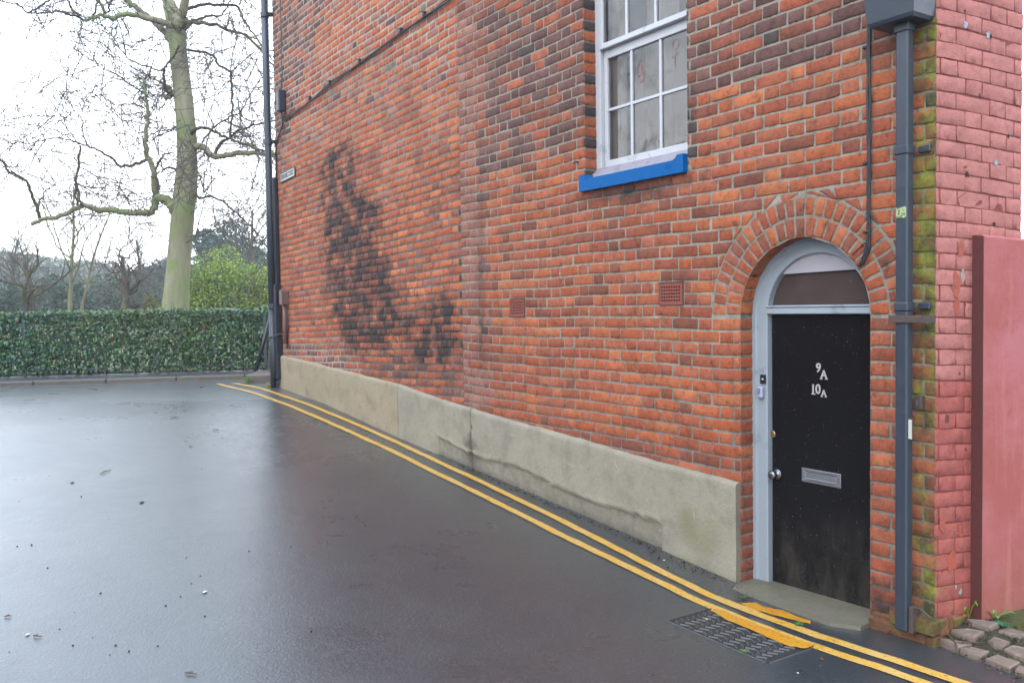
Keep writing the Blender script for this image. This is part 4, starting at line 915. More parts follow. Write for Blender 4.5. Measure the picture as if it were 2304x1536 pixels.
def wire(mb, w, pxs, d, r, sides=6, sub=6, jit=0.004):
    P = [np.array([*on(w, x, y, d), d]) for x, y in pxs]; out = []
    for a, b in zip(P[:-1], P[1:]):
        for k in range(sub): out.append(a + (b - a) * k / sub)
    out.append(P[-1]); out = np.array(out); out[1:-1] += rng.normal(0, jit, out[1:-1].shape) * np.array([1, 1, .5]); out[:, 2] = np.maximum(out[:, 2], .006)
    mb.tube([W(w, *p) for p in out], r, sides)
cb = thing('cable_bundle', 'thick black cable bundle sagging diagonally across the upper brick wall', 'cable', W('L', 3.0, 3.2, 0))
path = [(637, 266), (654, 257), (700, 222), (745, 187), (812, 139), (905, 70), (958, 33), (1010, -3), (1035, -22)]
mb = MB()
for k in range(4): wire(mb, 'L', [(x + rng.normal(0, 1.0), y + rng.normal(0, 1.6) + k * 1.3) for x, y in path], .014 + .006 * (k % 3), .0055 if k < 3 else .0035, 6, 6, .002)
wire(mb, 'L', [(812, 141), (850, 119), (880, 98), (905, 72)], .02, .003); wire(mb, 'L', [(637, 268), (645, 254), (652, 260), (640, 270), (636, 262)], .03, .004)
mb.build('cable', MAT['cable'], cb, smooth=True)
for (x, y) in ((700, 222), (745, 187), (812, 139), (905, 70), (958, 33)):
    u, z = on('L', x, y, .0); mb = MB(); mb.tube([W('L', u, z, -.005), W('L', u + .02, z + .02, .03), W('L', u + .055, z + .035, .035)], .006, 5); wbox(mb, 'L', u - .014, u + .014, z - .026, z + .026, .0, .034, .004)
    mb.build('clip', MAT['cable'], cb)
cb = thing('cable_bundle', 'black cables hanging straight down beside the square drainpipe to the door arch', 'cable', W('R', .33, 1.6, 0))
mb = MB()
for k in range(4): wire(mb, 'R', [(1951 + k * 1.6, -60), (1952 + k * 1.6, 110), (1951 + k * 2.2, 250), (1953 + k * 1.6, 375), (1951 + k * 2, 480), (1952 + k * 1.8, 520), (1950 + k * 2, 550 + k * 4), (1940 + k, 582 + k * 3), (1931, 598)], .010 + .004 * (k % 2), .0045, 6, 6, .0018)
wire(mb, 'R', [(1952, 540), (1930, 560), (1919, 574)], .01, .003)
mb.build('cable', MAT['cable'], cb, smooth=True)
for (x, y) in ((1948, 108), (1949, 368), (1949, 522)):
    u, z = on('R', x, y, 0); mb = MB(); wbox(mb, 'R', u - .022, u + .008, z - .006, z + .006, 0, .02, .002); mb.build('clip', MAT['cable'], cb)

# street-end drainpipe and its neighbours
dl = thing('drainpipe', 'tall round slate grey drainpipe at the street corner of the building', 'drainpipe', W('L', 4.43, .6, .08))
mb = MB(); mb.tube([W('L', 4.432, z, .08) for z in (1.63, 3, 4.5, 6.0)], .046, 16); mb.build('pipe', MAT['grey_pipe'], dl, smooth=True)
mb = MB(); mb.tube([W('L', 4.432, z, .08) for z in (.58, 1.0, 1.66)], .049, 16); mb.build('pipe', MAT['black_pipe'], dl, smooth=True, label='thicker lower length of the pipe')
for y in (20, 315, 688):
    z = on('L', 614, y, .08)[1]; mb = MB(); mb.tube([W('L', 4.432, z - .03, .08), W('L', 4.432, z + .03, .08)], .056, 16); wbox(mb, 'L', 4.33, 4.42, z - .018, z + .018, .0, .05, .004); mb.build('bracket', MAT['grey_pipe'], dl)
cc = thing('cable_cover', 'long black metal cable cover beside the round corner drainpipe', 'cable cover', W('L', 4.33, .65, .03))
z0 = on('L', 627, 852, .04)[1]; z1 = on('L', 627, 640, .04)[1]; z2 = on('L', 622, 398, .04)[1]
mb = MB(); wbox(mb, 'L', 4.300, 4.385, z0, z1, .003, .085, .01); mb.build('cover', MAT['black_pipe'], cc)
mb = MB(); wbox(mb, 'L', 4.325, 4.375, z1, z2, .003, .06, .008); mb.build('cover', MAT['black_pipe'], cc)
mb = MB()
for k in range(3): mb.tube([W('L', 4.31 + .03 * k, z0 + .02, .05), W('L', 4.30 + .035 * k, z0 - .06, .06), W('L', 4.33 + .02 * k + .02 * (k % 2), z0 - .14, .075), W('L', 4.35 + .04 * k, .58, .10)], .008, 6)
mb.build('cable', MAT['cable'], cc, smooth=True)
jb = MB(); a = on('L', 622, 207, .06); b = on('L', 634, 250, .06); wbox(jb, 'L', b[0], b[0] + .085, b[1], a[1], .003, .10, .012)
jt = thing('junction_box', 'small grey junction box high up behind the round corner drainpipe', 'junction box', W('L', b[0], b[1], .03)); jb.build('casing', MAT['grey_pipe'], jt)
mb = MB()
for k in range(2): mb.tube([W('L', b[0] + .03 + .025 * k, b[1] + .01, .05), W('L', b[0] + .03 + .03 * k, b[1] - .15, .03), W('L', 4.335 + .02 * k, b[1] - .35, .012), W('L', 4.355 + .016 * k, b[1] - .8, .012), W('L', 4.36 + .016 * k, b[1] - 1.2, .012)], .007, 6)
mb.tube([W('L', b[0] + .04, a[1], .05), W('L', b[0] + .06, a[1] + .2, .02), W('L', b[0] + .05, a[1] + 1.6, .02)], .007, 6); mb.build('cable', MAT['cable'], jt, smooth=True)
a = on('L', 629, 652, .05); b = on('L', 641, 685, .05)
bc = thing('brown_conduit', 'rounded brown cap over a brown conduit near the plinth end', 'conduit', W('L', b[0], b[1] - .3, .03))
mb = MB(); up_ = np.linspace(0, pi, 10); w_ = .045; pr = [W('L', b[0] + .045 + w_ * cos(t), a[1] - w_ + w_ * sin(t), .003) for t in up_]; pr = [W('L', b[0] + .09, b[1], .003)] + pr + [W('L', b[0], b[1], .003)]
mb.prism(pr, nL * .085); mb.build('cap', MAT['brown_metal'], bc)
mb = MB(); mb.tube([W('L', b[0] + .055, b[1] + .02, .035), W('L', b[0] + .05, b[1] - .25, .035), W('L', b[0] + .055, b[1] - .5, .03)], .022, 8); mb.build('conduit', MAT['brown_metal'], bc, smooth=True)
mb = MB(); mb.tube([W('L', b[0] + .02, b[1] + .02, .03), W('L', b[0] + .0, b[1] - .3, .015), W('L', b[0] + .04, b[1] - .55, .02)], .007, 6); mb.build('cable', MAT['cable'], bc, smooth=True)
ts = MB(); ts.tube([W('L', 4.22, on('L', 640, 748, 0)[1], .004), W('L', 4.32, 1.30, .11), W('L', 4.40, 1.29, .15), W('L', 4.50, 1.24, .14), W('L', 4.53, 1.10, .08), W('L', 4.50, 1.02, .03)], .008, 6)
tag(recentre(ts.build('loose_cable', MAT['grey_pipe'], None, True)), 'thin grey cable looped round the corner drainpipe', 'cable')

# street name sign
TL, TR, BR, BL = [on('L', x, y, .012) for x, y in ((632, 391), (663, 375), (663, 395), (632, 412))]
su0, su1 = TR[0], TL[0] + .02; sz0 = (BR[1] + BL[1]) / 2; sz1 = (TL[1] + TR[1]) / 2; shp = (TL[1] - TR[1]) / (TL[0] - TR[0])
sg = thing('street_sign', 'small white street name sign reading KINHAMS COURT', 'sign', W('L', su0, sz0, 0)); uc = (su0 + su1) / 2; zc = (sz0 + sz1) / 2
def srect(mb, u0, u1, z0, z1, d0, d1):
    f = lambda u, z, d: W('L', u, z + shp * (u - uc), d)
    mb.prism([f(u0, z0, d0), f(u1, z0, d0), f(u1, z1, d0), f(u0, z1, d0)], nL * (d1 - d0))
mb = MB(); srect(mb, su0, su1, sz0, sz1, .004, .014); mb.build('plate', MAT['sign_white'], sg)
mb = MB(); e = .009
for (a, b, c, d) in ((su0, su1, sz1 - e, sz1), (su0, su1, sz0, sz0 + e), (su0, su0 + e, sz0 + e, sz1 - e), (su1 - e, su1, sz0 + e, sz1 - e)): srect(mb, a - .002, b + .002, c - .002, d + .002, .003, .0165)
for (c,) in ((sz1 - .030,), (sz0 + .026,)): srect(mb, su0 + .02, su1 - .02, c, c + .007, .0142, .0155)
mb.build('border', MAT['sign_black'], sg)
mb = MB(); tv, tf = text_geo('KINHAMS COURT', .075, .001, .0008); wx = tv[:, 0].max() - tv[:, 0].min(); sxx = (su1 - su0 - .06) / wx
add_text(mb, 'L', uc, zc, .0155, 'KINHAMS COURT', .075, .001, .0008, sxx, shp); mb.build('lettering', MAT['sign_black'], sg)

# key safe, bell and small boxes by the door
a = on('R', 1712, 868, -.117); b = on('R', 1727, 898, -.09)
ks = thing('key_safe', 'small pale grey key safe on the door frame', 'key safe', W('R', a[0], b[1], -.117))
mb = MB(); wbox(mb, 'R', a[0] - .030, a[0] + .008, b[1], a[1], -.118, -.086, .010); mb.build('casing', plain('pale_plastic', lin(190, 196, 222, 0.85), 0.4), ks)
mb = MB()
for i in range(2):
    for j in range(3): wbox(mb, 'R', a[0] - .021 + i * .011, a[0] - .014 + i * .011, a[1] - .020 - j * .011, a[1] - .013 - j * .011, -.086, -.084, .001)
mb.build('keypad', MAT['sign_black'], ks)
a = on('R', 1713, 842, -.117); b = on('R', 1724, 863, -.117)
db = thing('doorbell', 'black doorbell with white button above the key safe', 'doorbell', W('R', b[0], b[1], -.117))
mb = MB(); wbox(mb, 'R', b[0], a[0], b[1], a[1], -.118, -.104, .002); mb.build('casing', MAT['sign_black'], db)
mb = MB(); mb.lathe(W('R', (a[0] + b[0]) / 2 - .003, (a[1] + b[1]) / 2, -.104), nR, [(0, .006), (.003, .006), (.004, .004)], 12); mb.build('button', MAT['white_bit'], db)
a = on('R', 2065, 888, .0); b = on('R', 2082, 921, .0)
sb = thing('switch_box', 'small dark box fixed to the mossy corner bricks beside the drainpipe', 'box', W('R', b[0], b[1], 0))
mb = MB(); wbox(mb, 'R', b[0], a[0], b[1], a[1], .0, .035, .004); mb.build('casing', MAT['rust'], sb)
mb = MB(); wbox(mb, 'R', (a[0] + b[0]) / 2 - .003, (a[0] + b[0]) / 2 + .003, b[1] + .02, b[1] + .045, .035, .042); mb.build('switch', MAT['steel'], sb)
u, z = on('R', 1301, 365, .0); mb = MB(); mb.tube([W('R', u, z, -.01), W('R', u, z, .03), W('R', u + .01, z - .012, .035)], .008, 6); tag(recentre(mb.build('iron_hook', MAT['rust'])), 'rusty iron hook in the brickwork left of the blue sill', 'hook')

# ------------------------------------------------------------------ road, markings, pavement, land
m, nt, bs = newmat('wet_asphalt'); v = coords(nt)
big = noise(nt, v, 0.55, 5.0, 0.6); mid = noise(nt, v, 3.0, 6.0, 0.65); fine = noise(nt, v, 190.0, 3.0, 0.7); agg = noise(nt, v, 75.0, 3.0, 0.6)
c = mix(nt, maprange(nt, mid, 0.15, 0.9, 0, 1), (0.019, 0.023, 0.027), (0.033, 0.037, 0.041))
c = mix(nt, maprange(nt, agg, 0.58, 0.70, 0, 0.55), c, (0.115, 0.112, 0.11))
c = mix(nt, maprange(nt, fine, 0.72, 0.76, 0, 0.7), c, (0.20, 0.19, 0.18))
# the seam where the lane's tarmac meets the street's
sx_ = nd(nt, 'ShaderNodeSeparateXYZ'); nt.links.new(v, sx_.inputs[0]); tq = math_(nt, 'ADD', math_(nt, 'ADD', math_(nt, 'MULTIPLY', sx_.outputs['X'], -0.21), math_(nt, 'MULTIPLY', sx_.outputs['Y'], 0.9777)), math_(nt, 'MULTIPLY', noise(nt, v, 2.0, 4.0), 0.10))
seam = math_(nt, 'SUBTRACT', 1.0, maprange(nt, math_(nt, 'ABSOLUTE', math_(nt, 'SUBTRACT', tq, 10.69)), 0.012, 0.05, 0.0, 1.0)); street = maprange(nt, tq, 10.66, 10.72, 0.0, 1.0)
c = mix(nt, street, c, (0.062, 0.062, 0.064)); c = mix(nt, math_(nt, 'MULTIPLY', seam, 0.8), c, (0.012, 0.012, 0.012))
nt.links.new(c, bs.inputs['Base Color'])
wet = math_(nt, 'ADD', maprange(nt, big, 0.3, 0.7, -0.04, 0.04), maprange(nt, mid, 0.3, 0.7, -0.02, 0.03))
nt.links.new(math_(nt, 'ADD', wet, 0.34), bs.inputs['Roughness'])
bs.inputs['IOR'].default_value = 1.5; bs.inputs['Specular IOR Level'].default_value = 0.3
bs.inputs['Coat Weight'].default_value = 1.0; bs.inputs['Coat IOR'].default_value = 1.56; nt.links.new(math_(nt, 'ADD', math_(nt, 'ADD', wet, 0.29), math_(nt, 'MULTIPLY', seam, 0.3)), bs.inputs['Coat Roughness'])
film = maprange(nt, mid, 0.25, 0.75, 0.45, 1.0)   # where the water film is thin the stones stand out
h = math_(nt, 'ADD', math_(nt, 'MULTIPLY', math_(nt, 'ADD', math_(nt, 'MULTIPLY', agg, 1.0), math_(nt, 'MULTIPLY', fine, 0.3)), film), math_(nt, 'MULTIPLY', noise(nt, v, 9.0, 4.0), 0.8))
b_ = nd(nt, 'ShaderNodeBump'); b_.inputs['Strength'].default_value = 0.65; b_.inputs['Distance'].default_value = 0.007; nt.links.new(h, b_.inputs['Height'])
nt.links.new(b_.outputs[0], bs.inputs['Normal']); b2_ = nd(nt, 'ShaderNodeBump'); b2_.inputs['Strength'].default_value = 0.19; b2_.inputs['Distance'].default_value = 0.006; nt.links.new(h, b2_.inputs['Height']); nt.links.new(b2_.outputs[0], bs.inputs['Coat Normal']); MAT['road'] = m
xs = np.r_[np.arange(-42, -9, 1.5), np.arange(-9, 6.01, 0.2), np.arange(7, 30, 2)]; ys = np.r_[np.arange(-24, -2, 1.5), np.arange(-2, 15.01, 0.2)]
X, Y = np.meshgrid(xs, ys); Z = g(X, Y) + 0.004 * (vnoise(X * 0.9, Y * 0.9, 1.0) - 0.5)
mb = MB(); nx = len(xs); ny = len(ys)
mb.addq(np.stack([X, Y, Z], -1).reshape(-1, 3), np.array([[j * nx + i, j * nx + i + 1, (j + 1) * nx + i + 1, (j + 1) * nx + i] for j in range(ny - 1) for i in range(nx - 1)]))
struct(mb.build('road', MAT['road'], None, True, fix=False))
mb = MB(); R_ = 900; mb.add([(-R_, -R_, -1.2), (R_, -R_, -1.2), (R_, R_, -1.2), (-R_, R_, -1.2)], [(0, 1, 2, 3)]); struct(mb.build('ground', plain('earth', lin(90, 84, 66, .7), .9), None))

# yellow lines
m, nt, bs = newmat('yellow_road_paint'); v = coords(nt)
c = mix(nt, maprange(nt, noise(nt, v, 7.0, 6.0, 0.7), 0.35, 0.65, 0, 1), lin(240, 180, 62, .95), lin(240, 196, 116, .95))
c = mix(nt, maprange(nt, noise(nt, v, 60.0, 5.0, 0.75), 0.54, 0.68, 0, 0.85), c, lin(112, 94, 70, .7))
nt.links.new(c, bs.inputs['Base Color']); bs.inputs['Roughness'].default_value = 0.42; bump(nt, bs, noise(nt, v, 110.0, 4.0, 0.7), 0.003); MAT['yellow'] = m
m2_ = m.copy(); m2_.name = 'older_bright_yellow_paint'; MAT['yellow2'] = m2_
for n_ in m2_.node_tree.nodes:
    if n_.type == 'MIX':
        for k, c_ in ((6, lin(244, 160, 20, .85)), (7, lin(240, 176, 50, .85))):
            if not n_.inputs[k].is_linked and n_.inputs[k].default_value[0] > 0.4: n_.inputs[k].default_value = (*c_, 1)
def smooth_path(P, step=0.04):
    P = np.array(P); L = np.r_[0, np.cumsum(np.linalg.norm(np.diff(P, axis=0), axis=1))]; t = np.arange(0, L[-1], step)
    out = np.stack([np.interp(t, L, P[:, k]) for k in range(3)], 1); k = np.ones(13) / 13
    for a in range(2):
        pad = np.r_[np.repeat(out[:1, a], 6), out[:, a], np.repeat(out[-1:, a], 6)]; out[:, a] = np.convolve(pad, k, 'valid')
    return out
def ribbon(mb, pxs, width, dz=0.005, rag=0.004, smooth=True):
    P = smooth_path([ground(x, y) for x, y in pxs]); T = np.gradient(P, axis=0); T[:, 2] = 0; T /= np.linalg.norm(T, axis=1)[:, None]; Nn = np.stack([-T[:, 1], T[:, 0], 0 * T[:, 0]], 1)
    V = []; s = np.arange(len(P)) * 0.04
    for k, sg in ((0, -1), (1, 0), (2, 1)):
        w_ = width / 2 * sg + (rag * 2 * (vnoise(s * 9 + 31 * k, s * 0, 2.0) - 0.5) if sg else 0)
        Q = P + Nn * np.asarray(w_).reshape(-1, 1); Q[:, 2] = g(Q[:, 0], Q[:, 1]) + dz; V.append(Q)
    n = len(P); mb.addq(np.concatenate(V), np.array([[r * n + i, r * n + i + 1, (r + 1) * n + i + 1, (r + 1) * n + i] for r in range(2) for i in range(n - 1)]))
UPL = [(520, 861.5), (560, 868), (600, 878), (640, 892), (720, 921), (800, 954), (880, 989), (1058, 1072), (1271, 1175), (1485, 1285), (1590, 1336), (1655, 1362), (1720, 1389), (1785, 1413), (1861, 1434), (1916, 1456), (1960, 1470), (2060, 1502), (2160, 1536), (2300, 1583)]
LWL = [(487, 863), (530, 874), (590, 890), (640, 909), (720, 942), (800, 977), (880, 1013), (1058, 1101), (1271, 1208), (1414, 1276), (1482, 1309), (1547, 1341), (1612, 1369), (1677, 1397), (1742, 1422), (1829, 1452), (1894, 1474), (1960, 1497), (2081, 1538), (2200, 1580)]
for pl in (UPL, LWL):
    mb = MB(); ribbon(mb, pl, 0.064); struct(mb.build('yellow_line', MAT['yellow'], None, fix=True))
def patch(mb, pxs, dz, rag=0.006, sub=5):
    P = []
    for i in range(len(pxs)):
        a, b = np.array(pxs[i], float), np.array(pxs[(i + 1) % len(pxs)], float)
        for k in range(sub): P.append(ground(*(a + (b - a) * k / sub)) + np.r_[rng.normal(0, rag, 2), 0])
    P = np.array(P); P[:, 2] = g(P[:, 0], P[:, 1]) + dz; c = P.mean(0); n = len(P)
    mb.add(np.r_[P, c[None]], [(i, (i + 1) % n, n) for i in range(n)])
mb = MB(); patch(mb, [(1598, 1376), (1616, 1373), (1680, 1399), (1750, 1426), (1832, 1454), (1812, 1462), (1770, 1455), (1700, 1425), (1640, 1399)], .0095, .003); struct(mb.build('yellow_patch', MAT['yellow2'], None))
mb = MB(); patch(mb, [(1664, 1357), (1700, 1356), (1716, 1364), (1760, 1374), (1824, 1398), (1822, 1404), (1780, 1394), (1720, 1378), (1690, 1372)], .004, .003); struct(mb.build('yellow_patch', MAT['yellow2'], None))

# iron cover with herringbone ribs
cA, cB, cC, cD = [ground(*p) for p in ((1506, 1396), (1604, 1373), (1832, 1457), (1724, 1490))]
cen = (cA + cB + cC + cD) / 4; ax = ((cD - cA) + (cC - cB)); ax[2] = 0; L_ = np.linalg.norm(ax) / 2; ax /= np.linalg.norm(ax); ay = np.array([-ax[1], ax[0], 0]); Wd = (abs((cB - cA) @ ay) + abs((cC - cD) @ ay)) / 2
gp = lambda a, b, dz: (lambda P: np.array([P[0], P[1], float(g(P[0], P[1])) + dz]))(cen + ax * a + ay * b)
cv = thing('iron_cover', 'worn black iron access cover with herringbone ribs, crossed by the yellow lines', 'access cover', gp(0, 0, 0))
mb = MB(); nn = 10; V = [gp(-L_ / 2 + L_ * i / nn, sgn * Wd / 2, .002) for sgn in (-1, 1) for i in range(nn + 1)]
mb.addq(V, np.array([[i, i + 1, nn + 2 + i, nn + 1 + i] for i in range(nn)]))
MAT['iron'] = plain('worn_wet_iron', lin(70, 68, 68, .8), 0.42, 0.1, 0.3, 12, 0.002, 90, dirt=(lin(84, 80, 62), 0.2))
mb.build('plate', MAT['iron'], cv)
mb = MB(); rows = int(Wd / 0.040)
for r in range(rows):
    b = -Wd / 2 + 0.020 + r * 0.040
    for i in range(int(L_ / 0.050)):
        a = -L_ / 2 + 0.012 + i * 0.050; up = 1 if i % 2 else -1
        mb.tube([gp(a, b - up * .011, .003), gp(a + .044, b + up * .011, .003)], .0068, 5)
mb.build('ribs', MAT['iron'], cv)
mb = MB()
for (p, q) in (((-1, -1), (1, -1)), ((1, -1), (1, 1)), ((1, 1), (-1, 1)), ((-1, 1), (-1, -1))):
    mb.tube([gp(p[0] * (L_ / 2 + .006) + (q[0] - p[0]) * (L_ / 2) * t, p[1] * (Wd / 2 + .006) + (q[1] - p[1]) * Wd / 2 * t, .000) for t in np.linspace(0, 1, 6)], .007, 5)
mb.build('rim', MAT['iron'], cv)

# worn setts and soil at the right, banked up towards the pink walls
def bank(X, Y):
    rx = np.asarray(X) - C0[0]; ry = np.asarray(Y) - C0[1]; u = rx * eP[0] + ry * eP[1]; d = rx * nP[0] + ry * nP[1]
    return 0.085 * np.clip(1 - (d - .05) / .34, 0, 1) * np.clip(u / .22, 0, 1)
_g0 = g
def gb(X, Y): return _g0(X, Y) + bank(X, Y)
def groundb(x, y, dz=0.0):
    r = ray(x, y); t = 3.5
    for _ in range(80):
        P = EYE + r * t; t += 0.5 * ((P[2] - float(gb(P[0], P[1])) - dz) / max(-r[2], 0.02)); t = min(max(t, 0.5), 60)
    P = EYE + r * t; P[2] = float(gb(P[0], P[1])) + dz; return P
ed = [ground(*p) - C0 for p in ((2118, 1440), (2175, 1462), (2240, 1494), (2300, 1524), (2420, 1590), (2560, 1660))]
eu = [float(p @ eP) for p in ed]; edd = [float(p @ nP) for p in ed]
mb = MB(); us = np.linspace(eu[0], 2.4, 60); V = []; nt_ = 22
for u in us:
    dm = float(np.interp(u, eu, edd)) + .01 * (float(vnoise(u * 14, 0, 2.0)) - .5)
    for k in range(nt_):
        d = .01 + (dm - .01) * k / (nt_ - 1); P = C0 + eP * u + nP * d; V.append((P[0], P[1], float(gb(P[0], P[1])) + .004 + .008 * (float(vnoise(P[0] * 30, P[1] * 30, 3.0)) - .4) * min(1, (dm - d) / .05)))
mb.addq(V, np.array([[i * nt_ + k, i * nt_ + k + 1, (i + 1) * nt_ + k + 1, (i + 1) * nt_ + k] for i in range(59) for k in range(nt_ - 1)]))
struct(mb.build('path', MAT['soil'], None))
mb = MB(); Zm = lambda zx, zy: (2080 + zx / 6.51, 1300 + zy / 6.51)
SET = [[(620, 665), (700, 722), (960, 800), (1100, 742), (850, 672)], [(390, 842), (560, 905), (720, 935), (880, 835), (640, 795), (500, 800)], [(215, 975), (350, 1040), (490, 1100), (690, 1025), (370, 955)],
       [(520, 1112), (640, 1165), (830, 1212), (955, 1122), (690, 1062)], [(895, 1245), (1060, 1310), (1250, 1390), (1400, 1300), (1070, 1185)], [(925, 970), (1010, 1040), (1130, 1082), (1250, 992), (1030, 915)],
       [(1085, 812), (1230, 870), (1390, 915), (1500, 850), (1220, 760)], [(1165, 1100), (1330, 1190), (1500, 1240), (1640, 1130), (1290, 1035)], [(1325, 1405), (1460, 1460), (1600, 1500), (1700, 1430), (1390, 1345)],
       [(1560, 900), (1700, 960), (1900, 900), (1700, 840)], [(1700, 1180), (1860, 1260), (2050, 1180), (1850, 1110)], [(1640, 1310), (1800, 1400), (2000, 1320), (1800, 1240)]]
for st in SET:
    P = np.array([groundb(*Zm(*p)) for p in st]); n = len(P); cc_ = P.mean(0)
    P[:, 2] = gb(P[:, 0], P[:, 1]); hgt = random.uniform(.014, .024); tl = rng.normal(0, .004, n)
    top = P + ZV * hgt + ZV * tl[:, None] * 0.5; inn = cc_ + (P - cc_) * 0.9; inn[:, 2] = P[:, 2].mean() + hgt + 0.006 + rng.normal(0, .002, n); bot = P.copy(); bot[:, 2] -= .02
    V = np.r_[bot, top, inn, [[cc_[0], cc_[1], inn[:, 2].mean() + .002]]]
    mb.add(V, [(i, (i + 1) % n, n + (i + 1) % n, n + i) for i in range(n)] + [(n + i, n + (i + 1) % n, 2 * n + (i + 1) % n, 2 * n + i) for i in range(n)] + [(2 * n + i, 2 * n + (i + 1) % n, 3 * n) for i in range(n)])
struct(mb.build('cobbles', MAT['sett'], None))

# far street: kerb, pavement, park land
KA = np.array([-6.88, 11.70, 0]); kd = np.array([.9777, .2100, 0]); kn = np.array([-kd[1], kd[0], 0])
HA = np.array([-7.37, 12.55, 0]); hd = np.array([.9812, .1930, 0]); hn = np.array([-hd[1], hd[0], 0])
mb = MB(); t = -40.0
while t < 30: mb.box(KA + kd * t + ZV * .40, kd, kn, ZV, .912, .13, .318 + random.uniform(-.004, .004), .012); t += .918
struct(mb.build('kerb', MAT['kerb'], None))
mb = MB(); a0, a1 = -40, 30
mb.add([KA + kd * a0 + kn * .131 + ZV * .706, KA + kd * a1 + kn * .131 + ZV * .706, HA + hd * a1 + hn * .3 + ZV * .716, HA + hd * a0 + hn * .3 + ZV * .716], [(0, 1, 2, 3)])
struct(mb.build('pavement', plain('damp_pavement', lin(96, 102, 108, .6), .42, 0, .25, 2.5, .003, 60, dirt=(lin(60, 56, 48), .2)), None))
m, nt, bs = newmat('park_grass'); v = coords(nt)
c = mix(nt, maprange(nt, noise(nt, v, 0.35, 6.0), .35, .65, 0, 1), lin(112, 128, 58, .7), lin(136, 130, 76, .7)); nt.links.new(c, bs.inputs['Base Color']); bs.inputs['Roughness'].default_value = .9
mb = MB(); mb.add([HA + hd * -200 + hn * .3 + ZV * .73, HA + hd * 200 + hn * .3 + ZV * .73, HA + hd * 300 + hn * 420 + ZV * 1.3, HA + hd * -300 + hn * 420 + ZV * 1.3], [(0, 1, 2, 3)])
struct(mb.build('lawn', m, None))
# corner kerb block with grass and the leaning post
kb = at_depth(553, 866, 11.75); kb[2] = .60
mb = MB(); mb.box(kb, np.array([.97, .1, 0]) / np.linalg.norm([.97, .1, 0]), np.array([-.1, .97, 0]) / np.linalg.norm([.97, .1, 0]), ZV, .62, .85, .165, .02); ck = mb.build('kerb_block', MAT['kerb'], None); tag(recentre(ck), 'mossy stone block at the street corner beside the round drainpipe', 'kerb stone')
pa = at_depth(574, 838, 12.55); pb = at_depth(612, 699, 12.75)
mb = MB(); mb.tube([pa, pb], .026, 12); tag(recentre(mb.build('leaning_post', MAT['black_pipe'], None, True)), 'black metal pole leaning towards the corner drainpipe', 'pole')
mb = MB(); ch0 = at_depth(609, 704, 12.3); ch1 = at_depth(604, 836, 12.3)
for k in range(30):
    c = ch0 + (ch1 - ch0) * k / 29; th = np.linspace(0, 2 * pi, 8)[:-1]; hx = np.array([1.0, 0, 0]) if k % 2 else np.array([0, 1.0, 0])
    loop = [c + hx * .011 * cos(a) + ZV * .022 * sin(a) for a in th]; mb.tube(loop + [loop[0]], .0042, 4)
tag(recentre(mb.build('chain', MAT['steel'], None)), 'pale metal chain hanging behind the corner drainpipe', 'chain')

# ------------------------------------------------------------------ plants
def leaves(mb, P, size, cols, up=0.0, out=None, asp=0.55):
    """diamond leaves at points P; out: preferred facing"""
    N = len(P); d = rng.normal(0, 1, (N, 3)); d /= np.linalg.norm(d, axis=1)[:, None]
    nrm = rng.normal(0, 1, (N, 3)); nrm[:, 2] += up
    if out is not None: nrm += out
    nrm /= np.linalg.norm(nrm, axis=1)[:, None]
    t = np.cross(nrm, d); t /= np.linalg.norm(t, axis=1)[:, None] + 1e-9; b = np.cross(nrm, t)
    s = (np.asarray(size) * (0.6 + 0.8 * rng.random(N)))[:, None]
    V = np.stack([P - t * s * .5, P + b * s * asp * .5 + nrm * s * .06, P + t * s * .5, P - b * s * asp * .5 + nrm * s * .06], 1).reshape(-1, 3)
    mb.addq(V, np.arange(4 * N).reshape(-1, 4), np.repeat(cols, 4, axis=0))
def leafcols(N, pal, k=0.8, var=0.3):
    pal = np.array([lin(*c, k) for c in pal]); return pal[rng.integers(0, len(pal), N)] * (1 + var * (rng.random((N, 1)) * 2 - 1))

# hedge
hg = thing('hedge', 'long clipped dark green hedge behind the park railings', 'hedge', HA + hd * 2.5 + hn * .4 + ZV * .73)
h0, h1 = -9.0, 9.0; zt = lambda s: 1.655 - 0.006 * (s + 7) * 0
mb = MB(); N = 76000
s = rng.uniform(h0, h1, N); kind = rng.random(N); z = .75 + .91 * rng.random(N) ** 0.95; dpt = np.abs(rng.normal(0, .09, N))
bump_ = .15 * (fbm(s * 2.2, z * 3.0, 4.0) - .5)
keep = (z > 1.02) | (rng.random(N) < 0.92)
topm = kind > 0.80; z = np.where(topm, 1.655 - np.abs(rng.normal(0, .03, N)) + .06 * (vnoise(s * 2.3, s * 0, 3.0) - .5) + np.where(rng.random(N) < .02, rng.uniform(0, .10, N), 0), z); dpt = np.where(topm, rng.uniform(0, .8, N), dpt + .02)
backm = (kind > 0.68) & ~topm; dpt = np.where(backm, .8 - dpt, dpt)
P = HA + s[:, None] * hd + (dpt + bump_ - .085)[:, None] * hn + z[:, None] * ZV; P = P[keep | topm]; kp = (keep | topm)
pal = [(66, 122, 78), (84, 142, 84), (52, 104, 70), (108, 154, 80), (68, 130, 96), (60, 110, 90)]
cols = leafcols(len(P), pal, .9, .35); fr_ = np.clip(1.2 * fbm(s[kp] * .9, z[kp] * 1.3, 12.0) - .35, 0, 1)[:, None]
cols = cols * (1 - fr_ * .6) + lin(138, 152, 58, .9) * fr_ * .6 * (rng.random((len(P), 1)) * .6 + .5)
yl = (rng.random(len(P)) < .015); cols[yl] = lin(170, 120, 50)
tp = (z[kp] > 1.63)[:, None]; cols = np.where(tp & (rng.random((len(P), 1)) < .5), lin(120, 140, 96, .9), cols)
leaves(mb, P, .056, cols, .5, np.where(backm[kp][:, None], hn, -hn) * .9)
